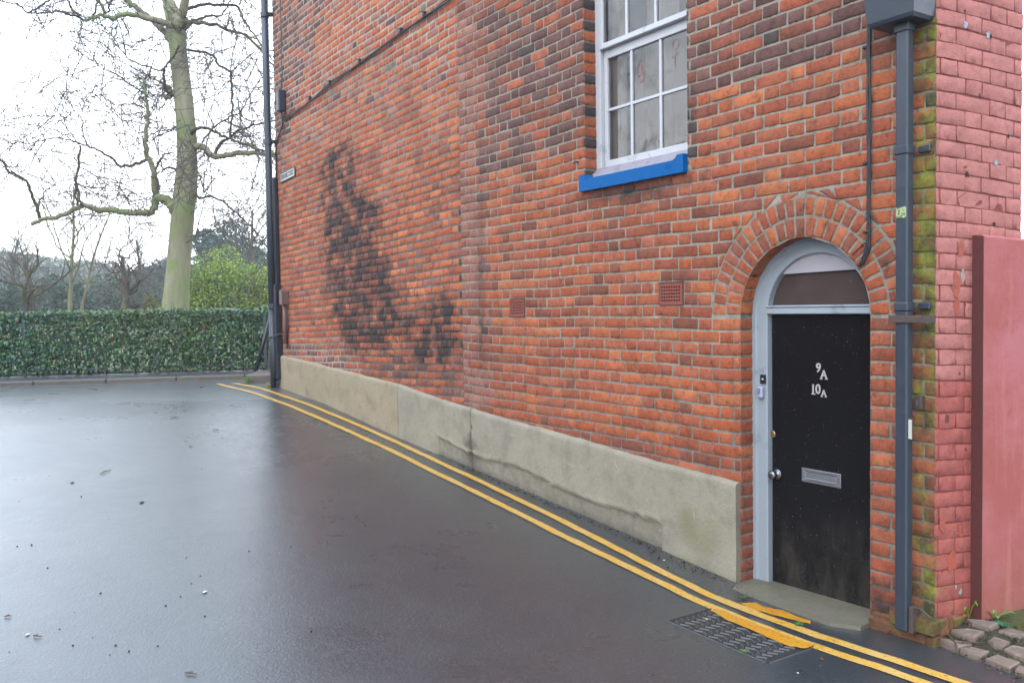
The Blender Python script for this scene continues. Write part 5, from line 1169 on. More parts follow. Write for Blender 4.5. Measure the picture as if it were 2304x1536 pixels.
# inner leaves that close the hedge
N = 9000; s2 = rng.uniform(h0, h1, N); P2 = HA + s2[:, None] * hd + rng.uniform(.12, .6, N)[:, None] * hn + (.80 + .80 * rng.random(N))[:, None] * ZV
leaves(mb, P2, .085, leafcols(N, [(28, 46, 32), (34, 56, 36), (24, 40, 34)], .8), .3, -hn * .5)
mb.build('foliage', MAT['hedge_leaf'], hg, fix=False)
mb = MB()
for k in range(210):
    s_ = rng.uniform(h0, h1); d_ = rng.uniform(.15, .55); p = HA + hd * s_ + hn * d_ + ZV * .72
    mb.tube([p, p + hd * rng.normal(0, .05) + ZV * .25, p + hd * rng.normal(0, .12) + ZV * .6], [.014, .010, .005], 5, False)
struct(mb.build('stems', MAT['grey_bark'], hg), 'stuff')
# railing
rl = thing('railing', 'low grey iron park railing standing in front of the hedge', 'railing', HA + hd * 2.5 + ZV * .71)
def rail_s(x):  # position along the railing of an image column
    r = ray(x, 760); A = np.array([[r[0], -hd[0]], [r[1], -hd[1]]]); b = HA[:2] - EYE[:2]; return float(np.linalg.solve(A, b)[1])
ps = [rail_s(x) for x in (55, 353, 597)]; gap = (ps[2] - ps[0]) / 2; posts = [ps[0] + gap * k for k in range(-2, 5)]; posts[3] = ps[1]
MAT['rail'] = plain('grey_green_railing', lin(84, 94, 100, .8), .5, 0, .15, 20)
for q in posts:
    mb = MB(); mb.box(HA + hd * (q - .025) - hn * .03 + ZV * .71, hd, hn, ZV, .05, .02, .97, .004); mb.build('post', MAT['rail'], rl)
for (za, zb_) in ((1.575, 1.605), (.790, .820)):
    mb = MB(); mb.box(HA + hd * (posts[0]) - hn * .008 + ZV * za, hd, hn, ZV, posts[-1] - posts[0], .012, zb_ - za); mb.build('rail', MAT['rail'], rl)
barm = None; nb = 0
for k in range(1, len(posts) - 2):
    for j in range(1, 18):
        q = posts[k] + (posts[k + 1] - posts[k]) * j / 18
        if barm is None:
            mb = MB(); mb.tube([HA + hd * q - hn * .002 + ZV * .78, HA + hd * q - hn * .002 + ZV * 1.60], .0065, 6); ob = mb.build('bar', MAT['rail'], rl); barm = ob; q0 = q
        else:
            ob = barm.copy(); S.collection.objects.link(ob); ob.parent = rl; ob.location = Vector(hd * (q - q0)); ROOT[ob.name] = ROOT[rl.name]

# trees -------------------------------------------------------------
def curve_pts(p, d, L, n, wob, drop=0.0):
    P = [np.array(p, float)]; d = np.array(d, float) / np.linalg.norm(d)
    for i in range(n):
        d = d + rng.normal(0, wob, 3) + np.array([0, 0, drop]); d /= np.linalg.norm(d); P.append(P[-1] + d * L / n)
    return np.array(P)
def sprout(mb, P, r0, depth, dens, Ls, drop=0.0, sides=3, rmin=.0035):
    """side twigs along polyline P with recursion"""
    seg = np.linalg.norm(np.diff(P, axis=0), axis=1); L = seg.sum(); cum = np.r_[0, np.cumsum(seg)]
    n = rng.poisson(dens * L)
    for _ in range(n):
        t = rng.uniform(.12, 1) * L; i = min(np.searchsorted(cum, t) - 1, len(seg) - 1); f = (t - cum[i]) / max(seg[i], 1e-6); p = P[i] + (P[i + 1] - P[i]) * f
        T = (P[i + 1] - P[i]) / max(seg[i], 1e-6); side = np.cross(T, rng.normal(0, 1, 3)); side /= np.linalg.norm(side) + 1e-9
        d = T * rng.uniform(.1, .8) + side + np.array([0, 0, .10]); ll = Ls[0] * rng.uniform(.35, 1.15)
        q = curve_pts(p, d, ll, 7, .10, drop); r = max(r0 * rng.uniform(.55, .9), rmin)
        mb.tube(q, np.linspace(r, max(r * .35, rmin * .7), len(q)), sides, False)
        if depth > 1: sprout(mb, q, r * .6, depth - 1, Ls[2], (Ls[0] * Ls[1], Ls[1], Ls[2]), drop, sides, rmin)

# the great bare tree behind the hedge, limbs traced one by one and set at their own depths
TY = 20.0
pt = thing('bare_tree', 'tall bare tree with a thick greenish mossy trunk just behind the hedge', 'tree', at_depth(394, 713, TY) * np.array([1, 1, 0]) + ZV * .72)
def limb(pxs, w0, w1, slope=0.0, curveY=None):
    n = len(pxs); out = []; acc = 0
    for i, (x, y) in enumerate(pxs):
        if i: acc += math.hypot(x - pxs[i - 1][0], y - pxs[i - 1][1]) / 98.0
        out.append(at_depth(x, y, TY + slope * acc))
    P = np.array(out); r = np.linspace(w0, w1, n) / 98.0 / 2
    # subdivide smoothly
    L = np.r_[0, np.cumsum(np.linalg.norm(np.diff(P, axis=0), axis=1))]; m_ = max(n * 4, 8); t = np.linspace(0, L[-1], m_)
    Q = np.stack([np.interp(t, L, P[:, k]) for k in range(3)], 1); R = np.interp(t, L, r)
    Qs = Q.copy(); Qs[1:-1] = (Q[:-2] + Q[1:-1] * 2 + Q[2:]) / 4
    Qs[1:-1] += rng.normal(0, .012, Qs[1:-1].shape)
    return Qs, R
mbT = MB(); TP = [(392, 760, 72), (394, 713, 64), (398, 650, 54), (403, 580, 50), (410, 500, 50), (417, 430, 48), (421, 370, 44), (420, 300, 42), (414, 230, 40), (407, 170, 38), (401, 120, 37), (397, 70, 40)]
P = np.array([at_depth(x, y, TY) for x, y, w in TP]); R = np.array([w for *_, w in TP]) / 98 / 2; t = np.linspace(0, 1, 60); tt = np.linspace(0, 1, len(P))
P = np.stack([np.interp(t, tt, P[:, k]) for k in range(3)], 1); R = np.interp(t, tt, R) * (1 + .06 * (vnoise(t * 25, t * 0, 2.0) - .5)); mbT.tube(P, R, 20)
for k in range(5):
    a = k * 1.3; p = P[3] + np.array([cos(a), sin(a), 0]) * .1; mbT.tube([P[0] + np.array([cos(a) * .45, sin(a) * .45, -.15]), p + ZV * .2, P[10]], [.16, .14, .05], 8)
LIMBS = [([(400, 70), (394, 35), (376, 0), (352, -60), (330, -160), (320, -300), (300, -420)], 34, 6, .3), ([(402, 60), (410, 30), (419, -10), (430, -120), (450, -260), (470, -420)], 24, 5, -.4), ([(392, 90), (380, 40), (372, -40), (380, -200), (370, -380)], 22, 5, .2),
 ([(404, 508), (392, 468), (374, 447), (352, 446)], 26, 18, -.2), ([(352, 446), (349, 462), (344, 477), (318, 480), (286, 479), (252, 472), (221, 474), (200, 464), (185, 462), (156, 478), (124, 489), (96, 493), (70, 505)], 17, 8, -.25),
 ([(350, 447), (347, 420), (346, 386), (332, 357), (327, 314), (334, 260), (326, 208), (322, 172)], 16, 4, -.3), ([(352, 440), (357, 420), (352, 400), (346, 380)], 8, 6, -.2),
 ([(325, 210), (300, 196), (273, 176), (219, 146), (178, 118)], 4, 1.2, -.3), ([(331, 358), (318, 366), (298, 372), (268, 376), (254, 356), (230, 343), (202, 331), (165, 318), (123, 309), (63, 324), (30, 320)], 8, 1.5, -.3),
 ([(178, 326), (160, 300), (137, 271), (107, 253)], 3, 1, -.4), ([(200, 330), (186, 308), (187, 273), (175, 256), (158, 255)], 4, 1.2, -.2), ([(180, 328), (178, 364), (170, 405), (177, 440), (184, 462)], 5, 6, -.4),
 ([(346, 388), (356, 368), (370, 347), (384, 344)], 6, 3, .3), ([(90, 492), (85, 470), (72, 440), (63, 413), (54, 402), (20, 388), (0, 356), (-25, 330)], 8, 4, -.3), ([(86, 468), (92, 448), (104, 428), (128, 413), (150, 400)], 4, 1.5, .3), ([(175, 464), (171, 440), (169, 425), (172, 398), (178, 370)], 5, 2, .3),
 ([(392, 62), (380, 52), (342, 44), (287, 30), (258, 41), (232, 33), (189, 46)], 16, 7, -.4), ([(189, 46), (178, 38), (162, 22), (148, -8), (130, -40)], 6, 4, -.4), ([(183, 44), (182, 60), (180, 75), (178, 97)], 3, 1.5, 0), ([(178, 40), (137, 26), (100, 30), (63, 30), (41, 11), (0, 0), (-30, -8)], 5, 2, -.4), ([(63, 30), (86, 18), (115, 0), (140, -30)], 4, 4, .2),
 ([(238, 31), (227, 12), (215, -20)], 7, 6, .2), ([(243, 28), (248, 0), (250, -30)], 5, 4, .1), ([(212, 38), (216, 10), (222, -20)], 5, 4, .3), ([(390, 100), (374, 78), (345, 48), (315, 25), (282, -2), (250, -40)], 16, 10, .4),
 ([(414, 66), (424, 55), (449, 51), (484, 54), (517, 69), (555, 80), (580, 104), (604, 138), (640, 180)], 10, 4, -.2), ([(424, 56), (440, 46), (466, 36), (498, 38), (503, 28), (520, 0)], 7, 3, .4), ([(418, 22), (440, 13), (462, 10), (500, 11), (536, 12), (544, 38), (558, 58), (574, 82), (602, 121), (640, 170)], 8, 3, .2),
 ([(538, 12), (548, -6), (560, -40)], 4, 3, .2), ([(418, 112), (430, 113), (455, 118), (479, 124), (495, 150), (520, 165), (523, 219), (521, 273), (516, 310)], 6, 5, .3), ([(500, 152), (515, 160), (560, 185), (606, 215)], 3, 1.5, .3), ([(519, 162), (545, 140), (575, 115)], 2.5, 1, -.2),
 ([(428, 333), (446, 329), (458, 330), (468, 343), (481, 354), (505, 350), (536, 345), (570, 344), (607, 346), (680, 350)], 17, 8, -.3), ([(483, 350), (490, 332), (498, 317), (516, 313), (532, 295), (552, 288), (574, 280), (607, 273), (660, 265)], 8, 3, -.2), ([(412, 322), (422, 310), (438, 293), (457, 286), (488, 298), (520, 314), (560, 328), (602, 342), (650, 356)], 9, 4, -.5),
 ([(454, 322), (465, 305), (478, 289), (500, 272), (522, 260), (539, 257), (550, 238), (562, 215), (590, 172), (612, 168)], 5, 2, .3), ([(541, 258), (556, 270), (575, 273), (592, 270), (594, 255), (606, 250)], 3, 1.5, .1), ([(410, 226), (392, 216), (377, 208), (369, 191), (368, 160), (376, 143), (392, 128), (402, 102)], 7, 4, -.4), ([(367, 160), (340, 152), (314, 146), (288, 134), (270, 108), (252, 80), (236, 66), (217, 44)], 4, 1.5, -.3),
 ([(404, 288), (380, 291), (355, 295), (334, 307)], 4, 2, -.2), ([(402, 384), (390, 379), (375, 377), (353, 392)], 7, 3, -.2), ([(426, 436), (440, 439), (453, 446), (482, 442), (508, 459), (530, 478), (553, 498), (580, 525), (602, 554), (630, 590)], 6, 2, -.3), ([(450, 445), (462, 430), (475, 412), (488, 398)], 2.5, 1, 0), ([(398, 540), (385, 548), (365, 530), (340, 520), (300, 510)], 3, 1, -.3), ([(398, 570), (420, 545), (450, 530), (480, 520)], 3, 1, -.4),
 ([(600, 200), (592, 215), (570, 240), (540, 250)], 2, 1, 0), ([(325, 245), (305, 232), (270, 236), (258, 250), (210, 272)], 4, 1.2, -.3), ([(316, 325), (290, 300), (262, 285), (230, 272)], 2, .8, -.3), ([(345, 330), (300, 290), (250, 250), (210, 215)], 2, .8, .2)]
BR = [limb(*L) for L in LIMBS]
mbL = MB()
for (Q, R), L in zip(BR, LIMBS): (mbT if L[1] > 11 else mbL).tube(Q, R, 10 if L[1] > 10 else 6)
mbL.build('limb', bark_material('dark_limb_bark', lin(104, 98, 84, K), lin(84, 76, 72, K), lin(120, 124, 76, K), 4.0), pt, True, fix=False)
for (x, y, r) in ((404, 62, .20), (398, 46, .16), (374, 200, .10), (378, 215, .09), (404, 228, .07)):   # burrs
    c = at_depth(x, y, TY - .1)
    for k in range(9): q = c + rng.normal(0, r * .4, 3); mbT.tube([q - ZV * r * .5, q, q + ZV * r * .5], [r * .2, r * .55, r * .2], 7)
mbT.build('trunk', MAT['plane_bark'], pt, True, fix=False)
mbC = MB()
for (Q, R), L in zip(BR, LIMBS):
    sprout(mbC, Q, .017, 3, 4.2 if L[1] < 12 else 2.6, (2.1, .55, 1.8), .004, 3, .0085)
for (x, y) in ((404, 50), (396, 60), (374, 205), (324, 175), (322, 210)):   # tufts of shoots on the burrs
    c = at_depth(x, y, TY)
    for k in range(46): q = curve_pts(c + rng.normal(0, .08, 3), rng.normal(0, 1, 3) + np.array([0, -.2, .1]), rng.uniform(.2, .75), 5, .25); mbC.tube(q, np.linspace(.009, .006, 6), 3, False)
for y in np.arange(90, 560, 17):   # shoots straight off the trunk
    x = np.interp(y, [p[1] for p in TP][::-1], [p[0] for p in TP][::-1]); c = at_depth(x, y, TY)
    q = curve_pts(c, np.array([rng.choice([-1, 1]) * 1.0, rng.normal(0, .6), rng.normal(.1, .4)]), rng.uniform(.8, 2.0), 8, .12, .0); mbC.tube(q, np.linspace(.013, .006, 9), 3, False); sprout(mbC, q, .010, 2, 3.0, (.9, .55, 3.0), 0, 3, .008)
mbC.build('crown', MAT['twig_bark'], pt, fix=False)

# procedural bare trees
def bare_tree(name_label, base, height, rad, nfork, spread, bark, group=None, lean=(0, 0), seed=1, first=.3, dens=3.0, twl=.9, crooked=.10, rmin=.005, levels=3):
    global rng
    keep_ = rng; rng = np.random.default_rng(seed)
    t = thing('bare_tree', name_label, 'tree', base, group); mt = MB(); mc = MB()
    d0 = np.array([lean[0], lean[1], 1.0]); P = curve_pts(base - ZV * .1, d0, height * .75, 12, crooked * .5, .02); R = np.linspace(rad, rad * .25, 13); R[0] *= 1.35
    mt.tube(P, R, 10); brs = [(P, rad * .3)]
    for k in range(nfork):
        f = first + (1 - first) * (k + rng.random()) / nfork; i = min(int(f * 12), 11); p = P[i] + (P[i + 1] - P[i]) * (f * 12 - i)
        a = rng.uniform(0, 2 * pi); d = np.array([cos(a) * spread, sin(a) * spread, rng.uniform(.35, 1.0)]); L = height * (.48 - .22 * f) * rng.uniform(.8, 1.25)
        q = curve_pts(p, d, L, 9, crooked * 1.6, .03); r = R[i] * .5; mt.tube(q, np.linspace(r, r * .25, 10), 7); brs.append((q, r))
        for m_ in range(3):
            j = rng.integers(2, 8); a2 = rng.normal(0, 1, 3); q2 = curve_pts(q[j], (q[j + 1] - q[j]) * 2 / max(np.linalg.norm(q[j + 1] - q[j]), 1e-6) + a2 * .8 + ZV * .3, L * .5, 7, crooked * 1.6, .02); r2 = r * .45; mt.tube(q2, np.linspace(r2, r2 * .3, 8), 5); brs.append((q2, r2))
    mt.build('trunk', bark, t, True, fix=False)
    for q, r in brs[1:]: sprout(mc, q, max(min(r * .5, .012), rmin), levels - 1, dens, (twl, .55, 3.2), .01, 3, rmin)
    mc.build('crown', MAT['twig_bark'], t, fix=False); rng = keep_; return t
def gpt(x, Y): p = at_depth(x, 700, Y); p[2] = .75 + (Y - 12) * .002; return p
bare_tree('small spreading bare tree at the far left behind the hedge', gpt(66, 26), 3.6, .17, 11, .85, MAT['grey_bark'], None, (0, 0), 11, .28, 3.2, .7)
bare_tree('slender pale bare tree left of the twisted tree, with a forked stem', gpt(152, 34), 8.0, .10, 10, .35, MAT['pale_bark'], None, (.02, 0), 12, .35, 2.4, .8)
bare_tree('thin pale leaning bare tree between the forked tree and the twisted one', gpt(176, 36), 7.5, .075, 8, .30, MAT['pale_bark'], None, (.09, 0), 13, .3, 2.4, .8)
bare_tree('twisted dark bare tree to the left of the thick trunk', gpt(268, 25), 3.7, .16, 14, .95, MAT['grey_bark'], None, (.30, 0), 14, .2, 3.4, .75, .22)
bare_tree('bare twiggy tree rising behind the bright green bush', gpt(575, 42), 7.6, .16, 14, .7, MAT['grey_bark'], None, (0, 0), 15, .25, 2.8, 1.2)
bare_tree('bare tree beyond the left edge of the view, mirrored in the window', np.array([-16.5, 11.3, .75]), 11.0, .32, 16, .7, MAT['plane_bark'], None, (.05, 0), 16, .25, 1.8, 1.6, .12, .008)
bare_tree('faint bare tree in the gap left of the thick trunk', gpt(335, 46), 6.4, .15, 14, .75, MAT['grey_bark'], None, (0, 0), 17, .22, 2.6, 1.2, .12, .007)
bare_tree('faint bare tree far behind the small spreading tree', gpt(25, 50), 7.0, .16, 14, .7, MAT['grey_bark'], None, (0, 0), 18, .22, 2.6, 1.2, .12, .007)

def crown_leaves(mb, c, rad, N, size, pal, lumps=22, k=.8, seed=1, flat=.0, out=.7):
    r_ = np.random.default_rng(seed); c = np.asarray(c); rad = np.asarray(rad)
    u = r_.normal(0, 1, (lumps, 3)); u /= np.linalg.norm(u, axis=1)[:, None]; u[:, 2] = np.where(u[:, 2] < -.35, -u[:, 2] * .6, u[:, 2])
    lc = c + u * rad * r_.uniform(.45, .85, (lumps, 1)); lr = rad.mean() * r_.uniform(.22, .42, lumps)
    i = r_.integers(0, lumps, N); d = r_.normal(0, 1, (N, 3)); d /= np.linalg.norm(d, axis=1)[:, None]
    P = lc[i] + d * (lr[i] * (.55 + .5 * r_.random(N) ** .6))[:, None]; P[:, 2] = np.maximum(P[:, 2], c[2] - rad[2] * .98)
    cols = leafcols(N, pal, k, .28) * (.75 + .5 * r_.random(lumps))[i][:, None]
    leaves(mb, P, size, cols, .6, d * out)
def bush(name, label, cat, x, Y, w, ztop, N, size, pal, seed, mat='leaf', lumps=26, k=.8, group=None, depth=None, zlow=.6):
    b = gpt(x, Y); t = thing(name, label, cat, b, group); mb = MB(); rx = w / 2; h = ztop - zlow
    crown_leaves(mb, [b[0], b[1], zlow + h * .45], [rx, depth or rx, h * .55], N, size, pal, lumps, k, seed); mb.build('crown', MAT[mat], t, fix=False)
    mt = MB(); 
    for q in range(5): mt.tube(curve_pts(b + np.array([rng.normal(0, .15), rng.normal(0, .15), 0]), [rng.normal(0, .3), rng.normal(0, .3), 1], h * .7, 6, .1), np.linspace(.05, .015, 7), 6)
    mt.build('trunk', MAT['grey_bark'], t, True, fix=False); return t
zpx = lambda y, Y: 1.61 + (701 - y) * Y / FOC
bush('evergreen_bush', 'bright yellow green bush to the right of the thick trunk', 'bush', 524, 27, 225 * 27 / FOC, zpx(566, 27), 42000, .085, [(188, 204, 84), (166, 194, 74), (140, 176, 68), (198, 210, 104), (112, 152, 60)], 21, k=.85, lumps=70)
bush('evergreen_bush', 'low olive bush at the foot of the thick trunk, left side', 'bush', 352, 24, .95, zpx(655, 24), 2200, .10, [(150, 140, 60), (130, 134, 56), (112, 116, 56)], 22)
bush('evergreen_tree', 'large blue green evergreen rising behind the yellow green bush', 'tree', 520, 60, 190 * 60 / FOC, zpx(492, 60), 15000, .28, [(74, 108, 92), (62, 98, 80), (84, 116, 96), (70, 100, 92)], 23, lumps=40)
bush('evergreen_tree', 'dark evergreen tree partly hidden by the thick trunk', 'tree', 395, 66, 190 * 66 / FOC, zpx(560, 66), 9000, .32, [(84, 108, 96), (76, 104, 96), (94, 116, 100)], 24, lumps=34)
bush('evergreen_bush', 'blue green shrub low behind the small spreading tree', 'bush', 30, 40, 130 * 40 / FOC, zpx(628, 40), 5200, .20, [(82, 112, 86), (70, 100, 82), (100, 122, 88)], 25)
bush('evergreen_bush', 'blue green shrub between the pale slender trunks', 'bush', 130, 46, 150 * 46 / FOC, zpx(612, 46), 6000, .22, [(84, 114, 88), (72, 104, 84), (108, 124, 88)], 26)
bush('evergreen_bush', 'pale green shrub to the right of the leaning pale trunk', 'bush', 222, 50, 150 * 50 / FOC, zpx(616, 50), 6000, .24, [(96, 120, 88), (84, 112, 90), (116, 128, 86)], 27)
bush('evergreen_bush', 'grey green shrub behind the twisted bare tree', 'bush', 318, 54, 140 * 54 / FOC, zpx(620, 54), 6000, .25, [(92, 112, 84), (84, 106, 88), (110, 120, 84)], 28)
# far wood: one soft mass of trees
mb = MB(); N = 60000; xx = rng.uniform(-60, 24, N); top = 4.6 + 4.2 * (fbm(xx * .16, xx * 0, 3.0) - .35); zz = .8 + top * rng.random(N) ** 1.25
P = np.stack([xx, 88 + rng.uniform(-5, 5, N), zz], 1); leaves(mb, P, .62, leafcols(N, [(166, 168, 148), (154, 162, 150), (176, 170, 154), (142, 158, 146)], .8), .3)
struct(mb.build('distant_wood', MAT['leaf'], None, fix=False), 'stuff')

# low brick house on the other side of the lane, outside the picture: the window and the door mirror it
ob_ = thing('brick_house', 'low brown brick house across the lane, outside the left edge of the view', 'house', np.array([-12.5, 2.0, .45]))
m, nt, bs = newmat('brown_brick'); v = coords(nt); bt_ = nd(nt, 'ShaderNodeTexBrick'); sp_ = nd(nt, 'ShaderNodeSeparateXYZ'); cb_ = nd(nt, 'ShaderNodeCombineXYZ'); nt.links.new(v, sp_.inputs[0]); nt.links.new(math_(nt, 'ADD', sp_.outputs['X'], sp_.outputs['Y']), cb_.inputs[0]); nt.links.new(sp_.outputs['Z'], cb_.inputs[1]); nt.links.new(cb_.outputs[0], bt_.inputs['Vector'])
bt_.inputs['Scale'].default_value = 1.0; bt_.inputs['Brick Width'].default_value = .225; bt_.inputs['Row Height'].default_value = .075; bt_.inputs['Mortar Size'].default_value = .01
for k, c_ in (('Color1', (150, 100, 78)), ('Color2', (124, 84, 70)), ('Mortar', (140, 130, 118))): bt_.inputs[k].default_value = (*lin(*c_, K), 1)
nt.links.new(bt_.outputs[0], bs.inputs['Base Color']); bs.inputs['Roughness'].default_value = .85
mb = MB(); mb.box(np.array([-16, -5, -.2]), np.array([1.0, 0, 0]), np.array([0, 1.0, 0]), ZV, 6.2, 12.6, 4.6); mb.build('wall', m, ob_)
mb = MB(); mb.box(np.array([-16.3, -5.3, 4.402]), np.array([1.0, 0, 0]), np.array([0, 1.0, 0]), ZV, 6.8, 13.2, .22); mb.build('roof', plain('dark_slate', lin(70, 70, 76), .5), ob_)
for yy in (-2.5, 1.5, 5.2):
    mb = MB(); mb.box(np.array([-9.798, yy, 1.5]), np.array([1.0, 0, 0]), np.array([0, 1.0, 0]), ZV, .05, 1.1, 1.5); fo = mb.build('window', MAT['white_paint'], ob_)
    mb = MB(); mb.box(np.array([-9.745, yy + .08, 1.58]), np.array([1.0, 0, 0]), np.array([0, 1.0, 0]), ZV, .004, .94, 1.34); mb.build('pane', MAT['black_gloss'], fo)

# ------------------------------------------------------------------ small plants, moss and litter
def rosette(name, label, base, nl, L, pal, seed, up=.5, cat='weed', wd=.28, group=None):
    r_ = np.random.default_rng(seed); mb = MB()
    for k in range(nl):
        a = 2 * pi * k / nl + r_.normal(0, .25); d = np.array([cos(a), sin(a), 0]); sd_ = np.array([-sin(a), cos(a), 0]); l = L * r_.uniform(.6, 1.1); w = l * wd; uu = up * r_.uniform(.5, 1.4); col = lin(*pal[r_.integers(0, len(pal))], .85)
        pts = [base, base + d * l * .35 + ZV * l * uu * .5, base + d * l * .7 + ZV * l * uu * .75, base + d * l + ZV * l * uu * .6]; ws = [.15, .55, 1.0, .05]
        V = []
        for p, ww in zip(pts, ws): V += [p - sd_ * w * ww * .5, p + ZV * .004 - ZV * w * .15, p + sd_ * w * ww * .5]
        mb.addq(V, np.array([[i * 3 + j, i * 3 + j + 1, (i + 1) * 3 + j + 1, (i + 1) * 3 + j] for i in range(3) for j in range(2)]), np.tile(col, (12, 1)))
    return tag(recentre(mb.build(name, MAT['leaf'], None, True, fix=False)), label, cat, group)
G1 = [(130, 176, 84), (110, 160, 70), (150, 190, 100)]
rosette('weed', 'leafy green weed at the foot of the pink rendered wall', groundb(2238, 1392, .01), 9, .085, G1, 1, .8)
rosette('weed', 'small crinkled weed among the setts below the leafy one', groundb(2254, 1408, .01), 14, .045, [(80, 150, 100), (70, 140, 96)], 2, .5, wd=.6)
rosette('weed', 'weed leaning in at the right edge of the view', groundb(2306, 1362, .02), 9, .08, G1, 3, .9)
rosette('weed', 'tiny sprout between painted bricks and rendered wall', groundb(2180, 1394, .0), 5, .05, [(150, 190, 60)], 4, 2.0)
rosette('weed', 'small weed growing at the front edge of the doorstep', ground(1797, 1405, .006), 10, .03, [(90, 160, 90), (80, 140, 60)], 5, .5, wd=.5)
rosette('weed', 'tiny weed at the left front corner of the doorstep', ground(1672, 1345, .006), 8, .025, [(90, 140, 80)], 6, .8, wd=.5)
def tuft(label, base, n, h, w, pal, seed):
    r_ = np.random.default_rng(seed); mb = MB()
    for k in range(n):
        p = base + np.array([r_.normal(0, w * .6), r_.normal(0, w * .6), 0]); d = np.array([r_.normal(0, .5), r_.normal(0, .5), 1]); l = h * r_.uniform(.5, 1.2); q = curve_pts(p, d, l, 4, .2, -.08); wv = np.array([r_.normal(), r_.normal(), 0]); wv = wv / np.linalg.norm(wv) * .004
        V = [];
        for i, pp in enumerate(q): f = 1 - i / 4.2; V += [pp - wv * f, pp + wv * f]
        mb.addq(V, np.array([[2 * i, 2 * i + 1, 2 * i + 3, 2 * i + 2] for i in range(4)]), np.tile(lin(*pal[r_.integers(0, len(pal))], .85), (10, 1)))
    return tag(recentre(mb.build('grass_tuft', MAT['leaf'], None, fix=False)), label, 'grass tuft')
GG = [(150, 190, 70), (120, 170, 60), (170, 200, 90)]
bt = kb + np.array([.42, .25, .165]); tuft('grass tuft on top of the corner stone block', bt, 130, .07, .10, GG, 1)
tuft('grass tuft at the street end of the corner stone block', at_depth(556, 858, 11.7), 60, .10, .03, GG, 2)
tuft('yellow green tuft at the foot of the round corner drainpipe', W('L', 4.50, .62, .10), 90, .10, .05, [(190, 190, 70), (160, 180, 60)], 3)
tuft('small grass tuft on the edge of the iron cover', ground(1672, 1466, .0), 26, .02, .02, GG, 4)
m, nt, bs = newmat('moss'); c = mix(nt, noise(nt, coords(nt), 60.0, 4.0), lin(112, 114, 44, .8), lin(62, 56, 36, .8)); nt.links.new(c, bs.inputs['Base Color']); bs.inputs['Roughness'].default_value = 1; bump(nt, bs, noise(nt, coords(nt), 140.0, 4.0), .01)
mb = MB(); nn = 26; c0 = groundb(2296, 1378); V = []
for i in range(nn):
    for j in range(nn):
        a = (i / (nn - 1) - .5) * .62; b = (j / (nn - 1) - .5) * .5; x, y = c0[0] + a + .10, c0[1] + b; r = math.hypot(a / .31, b / .25); V.append((x, y, float(gb(x, y)) + .004 + max(0, .02 * (1 - r * r)) + .014 * float(vnoise(x * 22, y * 22, 3.0)) * max(0, 1 - r)))
mb.addq(V, np.array([[i * nn + j, i * nn + j + 1, (i + 1) * nn + j + 1, (i + 1) * nn + j] for i in range(nn - 1) for j in range(nn - 1)])); struct(mb.build('moss', m, None, True, fix=False), 'stuff')
mb = MB(); N = 380; s_ = rng.uniform(1.0, UB, N)
P = np.array([W('R', a, 0, .05 + abs(rng.normal(0, .03)) * (2.2 if 1.2 < a < 1.75 else 1)) for a in s_]); P[:, 2] = g(P[:, 0], P[:, 1]) + .004
leaves(mb, P, .018, leafcols(N, [(70, 58, 46), (92, 72, 56), (56, 48, 42), (86, 90, 50)], .7), 2.0, None, .5); struct(mb.build('leaf_litter', MAT['leaf'], None, fix=False), 'stuff')
mb = MB(); N = 700; P = np.array([groundb(rng.uniform(2140, 2420), rng.uniform(1395, 1560)) for _ in range(N)]); _r = P - C0; P = P[(_r @ nP) < np.interp(_r @ eP, eu, edd) - .01]; N = len(P); P[:, 2] += .012
leaves(mb, P, .016, leafcols(N, [(80, 66, 48), (104, 100, 44), (60, 52, 42), (120, 84, 66)], .7), 2.0); struct(mb.build('leaf_litter', MAT['leaf'], None, fix=False), 'stuff')

def twig(x, y, Lpx, ang, label):
    a = ground(x - Lpx / 2 * cos(ang), y - Lpx / 2 * sin(ang), .006); b = ground(x + Lpx / 2 * cos(ang), y + Lpx / 2 * sin(ang), .006); m_ = (a + b) / 2 + np.array([rng.normal(0, .006), rng.normal(0, .006), .004])
    mb = MB(); mb.tube([a, m_, b], [.003, .004, .002], 6); d = (b - a); mb.tube([m_, m_ + d * .18 + np.array([-d[1], d[0], 0]) * .15 + ZV * .004], [.003, .002], 5)
    return tag(recentre(mb.build('twig', MAT['twig'], None)), label, 'twig', 'twigs fallen on the road')
for i, (x, y, l, a, lb) in enumerate([(393, 939, 20, -.05, 'thick dark twig on the wet road, furthest left of the two before the plinth'), (454, 871, 12, -.4, 'short twig near the far end of the yellow lines'), (486, 967, 14, .1, 'thin twig on the road left of the double yellow lines'), (237, 1061, 26, -.35, 'pale thin twig slanting on the road at mid left'),
    (85, 1430, 20, .1, 'dark twig beside a pale leaf near the lower left of the road'), (430, 1514, 28, .15, 'reddish twig at the bottom edge of the road'), (208, 876, 22, .15, 'twig on the street just below the far kerb'), (18, 1385, 16, -.1, 'twig at the left edge of the road')]): twig(x, y, l, a, lb)
def litter(name, mat, x, y, w, h, label, cat, group=None):
    a = ground(x, y, 0); d = EYE - a; s = w * 0.72 * np.linalg.norm(d) / FOC; h *= 0.5; th = rng.uniform(0, pi); mb = MB(); n = 8; V = []
    for k in range(n): t = 2 * pi * k / n; V.append(a + np.array([cos(t) * s * .5, sin(t) * s * .5 * 1.6, .003 + .004 * (k % 2)]))
    V.append(a + ZV * (.003 + h)); mb.add(V, [(k, (k + 1) % n, n) for k in range(n)]); return tag(recentre(mb.build(name, mat, None, True)), label, cat, group)
